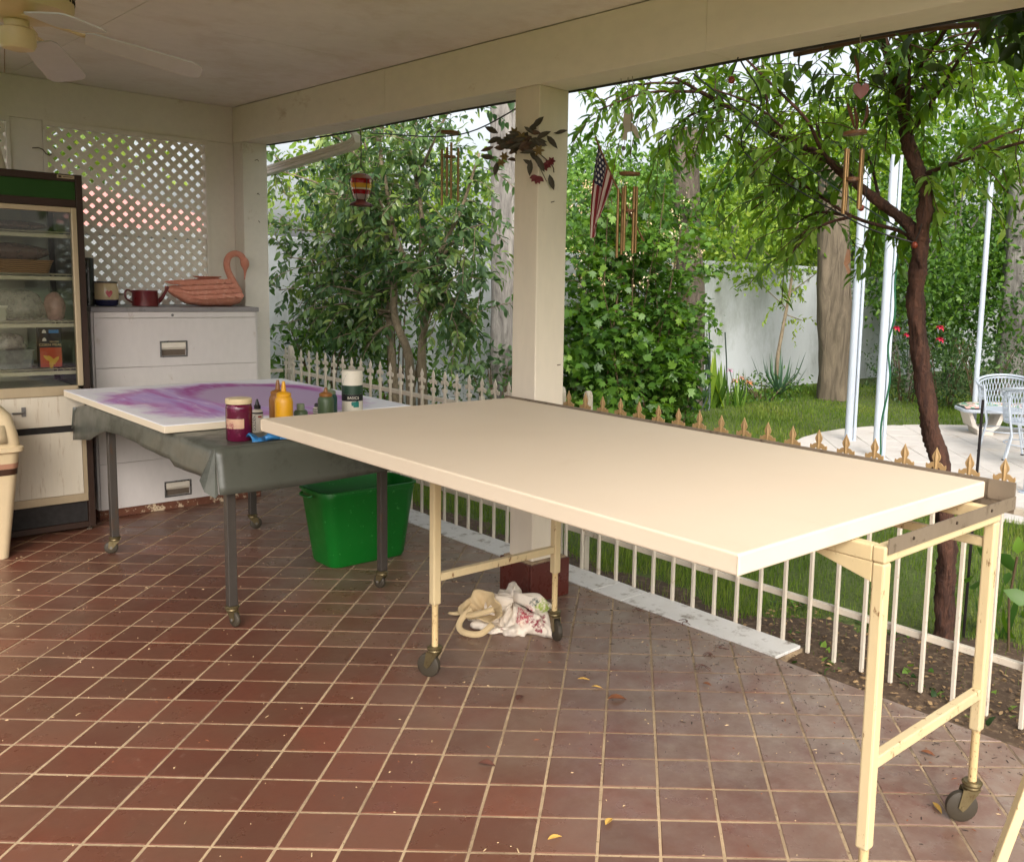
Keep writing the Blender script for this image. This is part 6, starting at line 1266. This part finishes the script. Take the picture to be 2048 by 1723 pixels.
strap_plant('iris_clump', (-4.4, 7.15, GZ), 22, .5, .04, 'clump of iris with peach and pink blooms by the wall', M_leaf_v, .35, [(-4.45, 7.0, .45, M_pkf), (-4.4, 7.2, .34, M_orf), (-4.35, 7.3, .28, M_orf), (-4.45, 7.12, .3, M_orf), (-4.4, 7.4, .25, M_orf)])
strap_plant('canna_clump', (-4.5, 6.75, GZ), 16, .75, .13, 'broad leaved canna clump beside the vine covered trunk', M_leaf_y, .4)
strap_plant('leafy_seedling', (1.86, 1.36, GZ), 8, .30, .05, 'young leafy seedling beside the green stake behind the frame', M_leaf_v, .7)
sdl = thing('citrus_sapling', (1.98, 1.22, GZ), 'small broad leaved sapling behind the right cream leg', 'plant'); MB().tube([(1.98, 1.22, GZ), (1.97, 1.2, .2), (2.0, 1.18, .42)], .006, 6).build('stem', M_twig, sdl)
leaf_object('foliage', cloud('oval', 26, [((1.97, 1.2, .28), (.16, .14, .17))], .11, 12, .06, droop=.2, wl=1.1), M_leaf_v, sdl)
# leafy shrubs at the foot of the left wall and rose bushes at the right
def bush(name, ell, n, L, label, m, kind='oval', clumps=60, stems=8, wl=.8):
    c, r = ell[0]; t = thing(name, (c[0], c[1], GZ), label, 'shrub'); mb_ = MB()
    for k in range(stems): a = random.uniform(0, 6.28); b0 = Vector((c[0] + .1 * math.cos(a), c[1] + .1 * math.sin(a), GZ)); branch_mb(mb_, [b0, Vector((c[0] + r[0] * .4 * math.cos(a), c[1] + r[1] * .4 * math.sin(a), c[2])), Vector((c[0] + r[0] * .7 * math.cos(a), c[1] + r[1] * .7 * math.sin(a), c[2] + r[2] * .7))], .012, .004, 5, 3)
    mb_.build('stems', M_twig, t, smooth=True); leaf_object('foliage', cloud(kind, n, ell, L, clumps, .10, wl=wl), m, t); return t
bush('leafy_shrub', [((-4.35, 1.0, .75), (.55, .35, .5))], 900, .085, 'bright green leafy shrub behind the cabinet corner by the fence', M_leaf_v)
bush('leafy_shrub', [((-4.3, 2.9, .45), (.5, .5, .4))], 600, .09, 'low dark shrub at the foot of the tall grey trunk', M_leaf_b)
bush('wall_shrub', [((-5.25, 2.3, 1.0), (.28, .9, .85))], 1300, .085, 'loose green shrub trained along the white wall left of the tall grey trunk', M_leaf_v)
bush('wall_shrub', [((-5.2, 4.6, 1.3), (.3, .9, .9))], 1500, .085, 'loose green shrub along the white wall right of the tall grey trunk', M_leaf_v)
bush('low_border', [((-4.6, 8.0, .1), (.4, .9, .2))], 700, .06, 'low border planting along the foot of the white wall', M_leaf_v)
for i, (x, y, h, lb) in enumerate(((-3.3, 9.8, 1.05, 'rose bush with red blooms left of the dark tree trunk'), (-2.68, 9.8, 1.05, 'rose bush with red blooms right of the dark tree trunk'), (-2.0, 9.6, 1.0, 'dense green rose bush behind the white garden chairs'))):
    b_ = bush('rose_bush', [((x, y, h * .5), (.6, .5, h * .55))], 1300, .06, lb, M_leaf_b, clumps=90); wrap(b_, group='rose bushes at the far side of the terrace')
    for fx, fz in (((-.05, 1.07), (.14, .98), (-.25, 1.2)) if i == 0 else ((.02, 1.12), (.03, .95)) if i == 1 else ()):
        mm = MB()
        for k in range(14): an = k * 2.4; l_ = leaf_mb((x + fx, y - .3, fz), (math.cos(an), math.sin(an), .9 - .1 * k), .045 + .003 * k, .045, (0, 0, 1), curl=.5); mm.add(l_.v, l_.f)
        mm.build('rose', M_rsf, b_); MB().tube([(x, y, .5), (x + fx, y - .3, fz)], .006, 5).build('rose_stem', M_leaf_b, b_)
# background trees beyond
def bgtree(x, y, ell, n, L, label, m, tr=.12, kind='oval', clumps=150, spread=.25):
    t = thing('garden_tree', (x, y, GZ), label, 'tree', 'trees beyond the terrace and wall'); mb_ = MB(); c = ell[0][0]
    branch_mb(mb_, [(x, y, -.1), (x + .05, y, 1.2), (c[0], c[1], c[2])], tr, tr * .5, 10, 6)
    for k in range(9):
        e = ell[k % len(ell)]; d = unit(1)[0] * .7; branch_mb(mb_, [(x + .05, y, 1.2 + .1 * k), tuple(Vector((x, y, 1.4)).lerp(Vector(e[0]), .6)), tuple(np.array(e[0]) + d * np.array(e[1]))], tr * .35, .01, 6, 4)
    mb_.build('trunk', M_bark_g, t, smooth=True); leaf_object('crown', cloud(kind, n, ell, L, clumps, spread, droop=.4), m, t); return t
bgtree(-8.6, 8.6, [((-8.4, 8.4, 2.9), (1.3, 1.7, 1.0)), ((-6.9, 7.0, 2.5), (.8, 1.2, .8))], 9000, .10, 'light green treetop above the wall right of the middle post', M_leaf_v, clumps=260)
bgtree(-7.0, 9.8, [((-6.4, 9.4, 2.6), (.9, 1.3, .9)), ((-6.4, 10.8, 3.4), (1.0, 1.3, 1.1)), ((-5.1, 8.3, 2.25), (.45, 1.3, .5))], 11000, .10, 'yellow green tree rising over the white wall behind the young tree', M_leaf_y, clumps=300)
bgtree(-6.9, 13.4, [((-6.6, 13.2, 3.3), (1.4, 1.8, 1.9)), ((-5.2, 11.4, 2.6), (.7, 1.0, .8))], 12000, .12, 'bright green tree beyond the wall behind the broad grey trunk', M_leaf_y, clumps=300)
bgtree(-4.3, 13.2, [((-4.2, 13.0, 2.9), (1.4, 1.2, 1.9)), ((-3.6, 12.4, 1.4), (1.1, .8, 1.2))], 12000, .11, 'large dark green tree beyond the terrace at the right', M_leaf_v, clumps=300)
bgtree(-3.9, 11.0, [((-3.8, 10.9, 1.9), (.9, .7, .9))], 4200, .09, 'mid green tree behind the rose bushes', M_leaf_v, tr=.07)
bgtree(-13.2, .6, [((-13.2, .5, 4.0), (1.2, 1.9, 1.5))], 5200, .16, 'yellow green tree over the pink roof seen through the lattice', M_leaf_y, tr=.2, spread=.4)
bgtree(-7.6, 2.6, [((-7.4, 3.3, 2.7), (1.0, 1.1, .9)), ((-7.4, 4.6, 2.4), (1.0, 1.0, .7))], 4200, .10, 'olive green tree beyond the wall behind the left dark leaved tree', M_leaf_y, clumps=110)
bgtree(-6.5, 19.0, [((-6.5, 19.0, 4.2), (4.2, 1.6, 3.0))], 9000, .20, 'broad tree mass far behind the terrace', M_leaf_y, tr=.25, clumps=260, spread=.45)
bgtree(-11.0, 14.0, [((-10.8, 13.8, 3.2), (2.0, 2.4, 1.3))], 6000, .16, 'far tree beyond the wall between the flag and the copper chime', M_leaf_y, tr=.2, spread=.35)
bgtree(6.6, 4.0, [((6.6, 3.2, 4.0), (1.6, 2.2, 3.2)), ((6.2, 7.0, 4.2), (2.0, 2.6, 3.2))], 4500, .26, 'added leafy tree out of view beyond the right picture edge, shading the garden', M_leaf_v, tr=.3, clumps=260, spread=.5)  # unseen tree, added to keep the sun off the garden
bgtree(4.4, 11.5, [((4.2, 11.5, 4.4), (2.6, 2.4, 3.2)), ((2.5, 14.5, 4.5), (3.0, 2.0, 3.2))], 4500, .26, 'second added leafy tree out of view at the far right, shading the garden', M_leaf_v, tr=.3, clumps=260, spread=.5)  # another unseen tree, put in to shade the far end of the garden

# grass
n1, n2 = 62000, 56000
x = RNG.uniform(-3.6, 3.2, n1); y = .46 + RNG.random(n1) ** 1.2 * 3.2
x2 = RNG.uniform(-5.4, 1.6, n2); y2 = 3.0 + RNG.random(n2) * 8.5
X = np.r_[x, x2]; Yy = np.r_[y, y2]
keep = ((X - PC[0]) ** 2 + (Yy - PC[1]) ** 2 > (PR + .02) ** 2)
bare = np.array([0.214 + soil_w(v) for v in np.clip(X, -4, 5)]); nf = np.sin(X * 6) * .06 + np.sin(X * 15 + Yy * 9) * .05
keep &= (Yy > bare - .05 + nf) | (RNG.random(len(X)) < .05 + .12 * (np.sin(X * 4.1) > .5))
X, Yy = X[keep], Yy[keep]; n = len(X); far = np.clip((Yy - 2) / 6, 0, 1)
Pz = np.c_[X, Yy, np.full(n, GZ - .008)]; a = RNG.uniform(0, 6.28, n); lean = RNG.uniform(.15, .8, n); D = np.c_[np.cos(a) * lean, np.sin(a) * lean, np.ones(n)]
H = RNG.uniform(.035, .085, n) * (1 + .3 * np.sin(X * 2.1 + Yy * 1.3)) * (1 - .25 * far); Wd = .0042 * (1 + 2.2 * far) * RNG.uniform(.7, 1.3, n)
patch = .5 + .5 * np.sin(X * 1.9 + 1.3 * np.sin(Yy * 1.7)) * np.sin(Yy * 2.3 + .7)
gr = leaf_object('grass', [leaves('blade', Pz, D, np.c_[-np.cos(a), -np.sin(a), np.full(n, .3)], H, Wd, np.clip(.55 * RNG.random(n) + .4 * patch, 0, 1))], M_grass, label='lawn grass growing between the fence and the white wall', cat='grass', kind='stuff')
nl = 1500; X = RNG.uniform(.9, 3.2, nl); Yy = .25 + RNG.random(nl) * .8
leaf_object('leaf_litter', [leaves('oval', np.c_[X, Yy, np.full(nl, GZ + .03) + RNG.uniform(0, .01, nl)], np.c_[unit(nl)[:, :2], RNG.uniform(-.1, .25, nl)], np.c_[RNG.normal(0, .3, nl), RNG.normal(0, .3, nl), np.ones(nl)], RNG.uniform(.008, .03, nl))], leaf_mat('litter', [srgb(70, 54, 40), srgb(120, 94, 64), srgb(168, 140, 100)], .1, .8), label='dry leaf litter on the bare soil at the right', cat='leaf litter', kind='stuff')
wd = 700; X = RNG.uniform(.8, 2.9, wd); Yy = .3 + RNG.random(wd) * .7; cl = (np.sin(X * 5 + 1) * np.sin(Yy * 9 + X * 3) > .15); X, Yy = X[cl], Yy[cl]; wd = len(X); a = RNG.uniform(0, 6.28, wd)
leaf_object('weeds', [leaves('oval', np.c_[X, Yy, np.full(wd, GZ + .01)], np.c_[np.cos(a), np.sin(a), RNG.uniform(.3, 1.5, wd)], np.c_[-np.cos(a), -np.sin(a), np.ones(wd)], RNG.uniform(.02, .06, wd))], M_leaf_v, label='low weeds sprouting from the soil by the fence', cat='weeds', kind='stuff')

# ---------------------------------------------------------------- garden furniture
M_wm = mat('white_metal', srgb(198, 207, 218), srgb(182, 191, 203), 8, .4)
for i, (x, y, r_, lb) in enumerate(((-1.79, 5.82, .042, 'thick white pole with a thin companion tube left of the dark tree trunk'), (-1.04, 5.14, .042, 'white pole with a thin companion tube just left of the dark tree trunk'), (-1.26, 7.74, .032, 'single slim white pole beside the floral bench'), (.62, 4.75, .032, 'white pole cut by the right picture edge behind the fence'))):
    gp = thing('garden_pole', (x, y, GZ + .026), lb, 'pole', 'white poles standing round the terrace')
    MB().tube([(x, y, GZ + .02), (x, y, 2.9)], r_, 14).build('tube', M_wm, gp, smooth=True, angle=40)
    if i < 2: MB().tube([(x + .047, y + .046, GZ + .02), (x + .047, y + .046, 2.9)], .018, 10).build('companion_tube', M_wm, gp, smooth=True, angle=40)
    MB().lathe([(0, GZ + .026), (.07, GZ + .026), (.07, GZ + .034), (0, GZ + .034)], (x, y, 0), 16, cap=False).build('foot_plate', M_wm, gp)
def chair(x, y, rot, label):
    t = thing('garden_chair', (x, y, GZ + .026), label, 'chair', 'white mesh garden chairs on the terrace'); z0 = GZ + .026
    c, s_ = math.cos(rot), math.sin(rot)
    def W(a, b, z): return (x + c * a - s_ * b, y + s_ * a + c * b, z0 + z)
    R1 = .29
    seat = [W(.25 * math.cos(u), .25 * math.sin(u), .43) for u in np.linspace(0, 2 * math.pi, 25)[:-1]]
    MB().prism([(p[0], p[1], p[2]) for p in seat], (0, 0, -.012), (0, 0, .012)).build('seat', M_wm, t, bevel=.005)
    MB().tube([W(R1 * math.cos(u), R1 * math.sin(u), .78 - .12 * (1 - math.cos(u - math.pi)) * .5) for u in np.linspace(.75, 2 * math.pi - .75, 24)], .013, 8).build('top_hoop', M_wm, t, smooth=True)
    MB().tube([W((R1 - .02) * math.cos(u), (R1 - .02) * math.sin(u), .755 - .12 * (1 - math.cos(u - math.pi)) * .5) for u in np.linspace(.75, 2 * math.pi - .75, 24)], .008, 6).build('inner_hoop', M_wm, t, smooth=True)
    mesh = MB()
    for sg_ in (1, -1):
        for k in range(34):
            u0 = .95 + k * (2 * math.pi - 1.9) / 33; pts = []
            for q in range(5):
                u = u0 + sg_ * .30 * q / 4; u = min(max(u, .9), 2 * math.pi - .9); rr_ = .25 + .03 * q / 4; top = .755 - .12 * (1 - math.cos(u - math.pi)) * .5
                pts.append(W(rr_ * math.cos(u), rr_ * math.sin(u), .45 + (top - .45) * q / 4))
            mesh.tube(pts, .0035, 4, cap=False)
    mesh.build('mesh_back', M_wm, t)
    for u in (.8, 2.3, 4.0, 5.5):
        lg = MB().tube([W(R1 * math.cos(u), R1 * math.sin(u), .70 if abs(u - math.pi) > 1.5 else .62), W(.25 * math.cos(u), .25 * math.sin(u), .42), W(.22 * math.cos(u), .22 * math.sin(u), .3), W(.30 * math.cos(u), .30 * math.sin(u), .012)], .011, 8).build('leg', M_wm, t, smooth=True)
        MB().lathe([(0, 0), (.018, 0), (.018, .012), (0, .014)], W(.30 * math.cos(u), .30 * math.sin(u), 0), 10, cap=False).build('foot_cap', M_dkcap, lg)
    MB().tube([W(.235 * math.cos(u), .235 * math.sin(u), .22) for u in np.linspace(0, 2 * math.pi, 25)], .007, 6).build('stretcher_ring', M_wm, t, smooth=True)
    return t
chair(-.44, 6.66, -1.2, 'white mesh tub chair beside the floral bench on the terrace')
chair(.12, 5.98, 2.0, 'nearer white mesh tub chair cut by the right picture edge')
bn = thing('garden_bench', (-.9, 7.9, GZ), 'white moulded bench with a floral cushion on the terrace', 'bench')
M_resin = mat('white_resin', srgb(226, 218, 208), srgb(208, 198, 186), 5, .5)
bx, by = -.98, 7.75; zb = GZ + .026
def BW(a, b, z): return (bx + Rh.x * a - Rh.y * b, by + Rh.y * a + Rh.x * b, zb + z * .8)
for a0 in (-.18, .52):
    MB().prism([BW(a0 - .09, 0, .0), BW(a0 + .09, 0, 0), BW(a0 + .1, 0, .07), BW(a0 + .16, 0, .12), BW(a0 + .22, 0, .33), BW(a0 + .17, 0, .33), BW(a0 + .11, 0, .14), BW(a0 + .07, 0, .11), BW(a0 - .07, 0, .11), BW(a0 - .11, 0, .14), BW(a0 - .17, 0, .33), BW(a0 - .22, 0, .33), BW(a0 - .16, 0, .12), BW(a0 - .1, 0, .07)], tuple(Vector((-Rh.y, Rh.x, 0)) * -.16), tuple(Vector((-Rh.y, Rh.x, 0)) * .16)).build('support', M_resin, bn, bevel=.006)
poly = [BW(a, b, .331) for a, b in rrect(.15, 0, .62, .23, .12, 4)]
MB().prism(poly, (0, 0, 0), (0, 0, .04)).build('seat_slab', M_wm, bn, bevel=.012)
mfl = NT('floral_cloth'); v1 = mfl.vor(24, out='Color'); sep = mfl.n('ShaderNodeSeparateColor'); mfl.l(v1, sep.inputs[0])
cf = mfl.mix(mfl.ramp(sep.outputs[0], .45, .5), srgb(226, 220, 206), srgb(104, 150, 122)); cf = mfl.mix(mfl.ramp(sep.outputs[1], .62, .66), cf, srgb(214, 160, 150)); mfl.set(Base_Color=cf, Roughness=.85)
rows = [[(lambda a, b: (BW(a, b, .383 + .075 * max(0, (1 - ((a - .1) / .56) ** 4)) ** .5 * max(0, (1 - (b / .21) ** 4)) ** .5)))(a, b) for b in np.linspace(-.205, .205, 9)] for a in np.linspace(-.44, .64, 15)]
MB().grid(rows).build('seat_cushion', mfl.m, None, smooth=True, angle=180, label='floral print cushion lying on the white bench', cat='cushion')

# hose, cord, stake, wall wires
M_hose = mat('green_hose', srgb(46, 66, 54), srgb(34, 50, 42), 12, .45)
hs_ = MB()
for k in range(5): hs_.tube([(-4.42 + .05 * k * .3 + .02 * math.sin(3 * u + k), 6.30 + (.15 + .012 * k) * math.cos(u), .42 + (.36 + .03 * k) * math.sin(u) - .04 * k) for u in np.linspace(0, 2 * math.pi, 30)], .014, 7, cap=False)
hs_.build('garden_hose', M_hose, None, smooth=True, label='coiled dark green hose hanging on the vine covered trunk', cat='hose')
MB().tube(spline([(-.62, 4.6, 2.3), (-.63, 4.6, 2.05), (-.65, 4.6, 1.7), (-.63, 4.6, 1.4), (-.68, 4.6, 1.12), (-.64, 4.6, .8), (-.70, 4.6, .4), (-.69, 4.6, .08), (-.75, 4.58, GZ + .035)], 5), .009, 6).build('extension_cord', mat('green_cord', srgb(24, 92, 60), None, 12, .5), None, smooth=True, label='thin green cord hanging down between the gazebo posts', cat='cord')
MB().tube([(1.74, 1.25, GZ), (1.745, 1.25, .5), (1.75, 1.25, 1.12)], .0075, 8).build('garden_stake', M_dkcap, None, smooth=True, label='thin dark stake standing behind the right end of the canvas', cat='stake')
for k, (y, h) in enumerate(((6.98, 1.15), (7.35, .95))): MB().tube([(-4.75, y, GZ), (-4.78, y - .03, h * .6), (-4.8, y - .06, h)], .010, 6).build('plant_stake', M_hose, None, smooth=True, label=('taller' if k == 0 else 'shorter') + ' thin bare stake in front of the white wall near the iris', cat='stake')
for pts, lb in (([(1.17, .03, 2.54), (1.0, .4, 2.45), (.6, .8, 2.3), (1.2, .9, 1.95), (1.45, 1.05, 1.85)], 'black light cord looping from the beam to the dark tree'), ([(.85, .1, 2.54), (1.0, .5, 2.3), (1.15, .8, 2.1), (1.4, 1.05, 1.9)], 'green light cord slung below the black one'), ([(-.25, .1, 2.55), (-1.0, .15, 2.44), (-1.9, .1, 2.52)], 'thin wire sagging under the gutter left of the middle post')):
    MB().tube(spline(pts, 8), .004, 5).build('light_cord', M_hose if 'green' in lb else M_dkcap, None, smooth=True, label=lb, cat='cord')
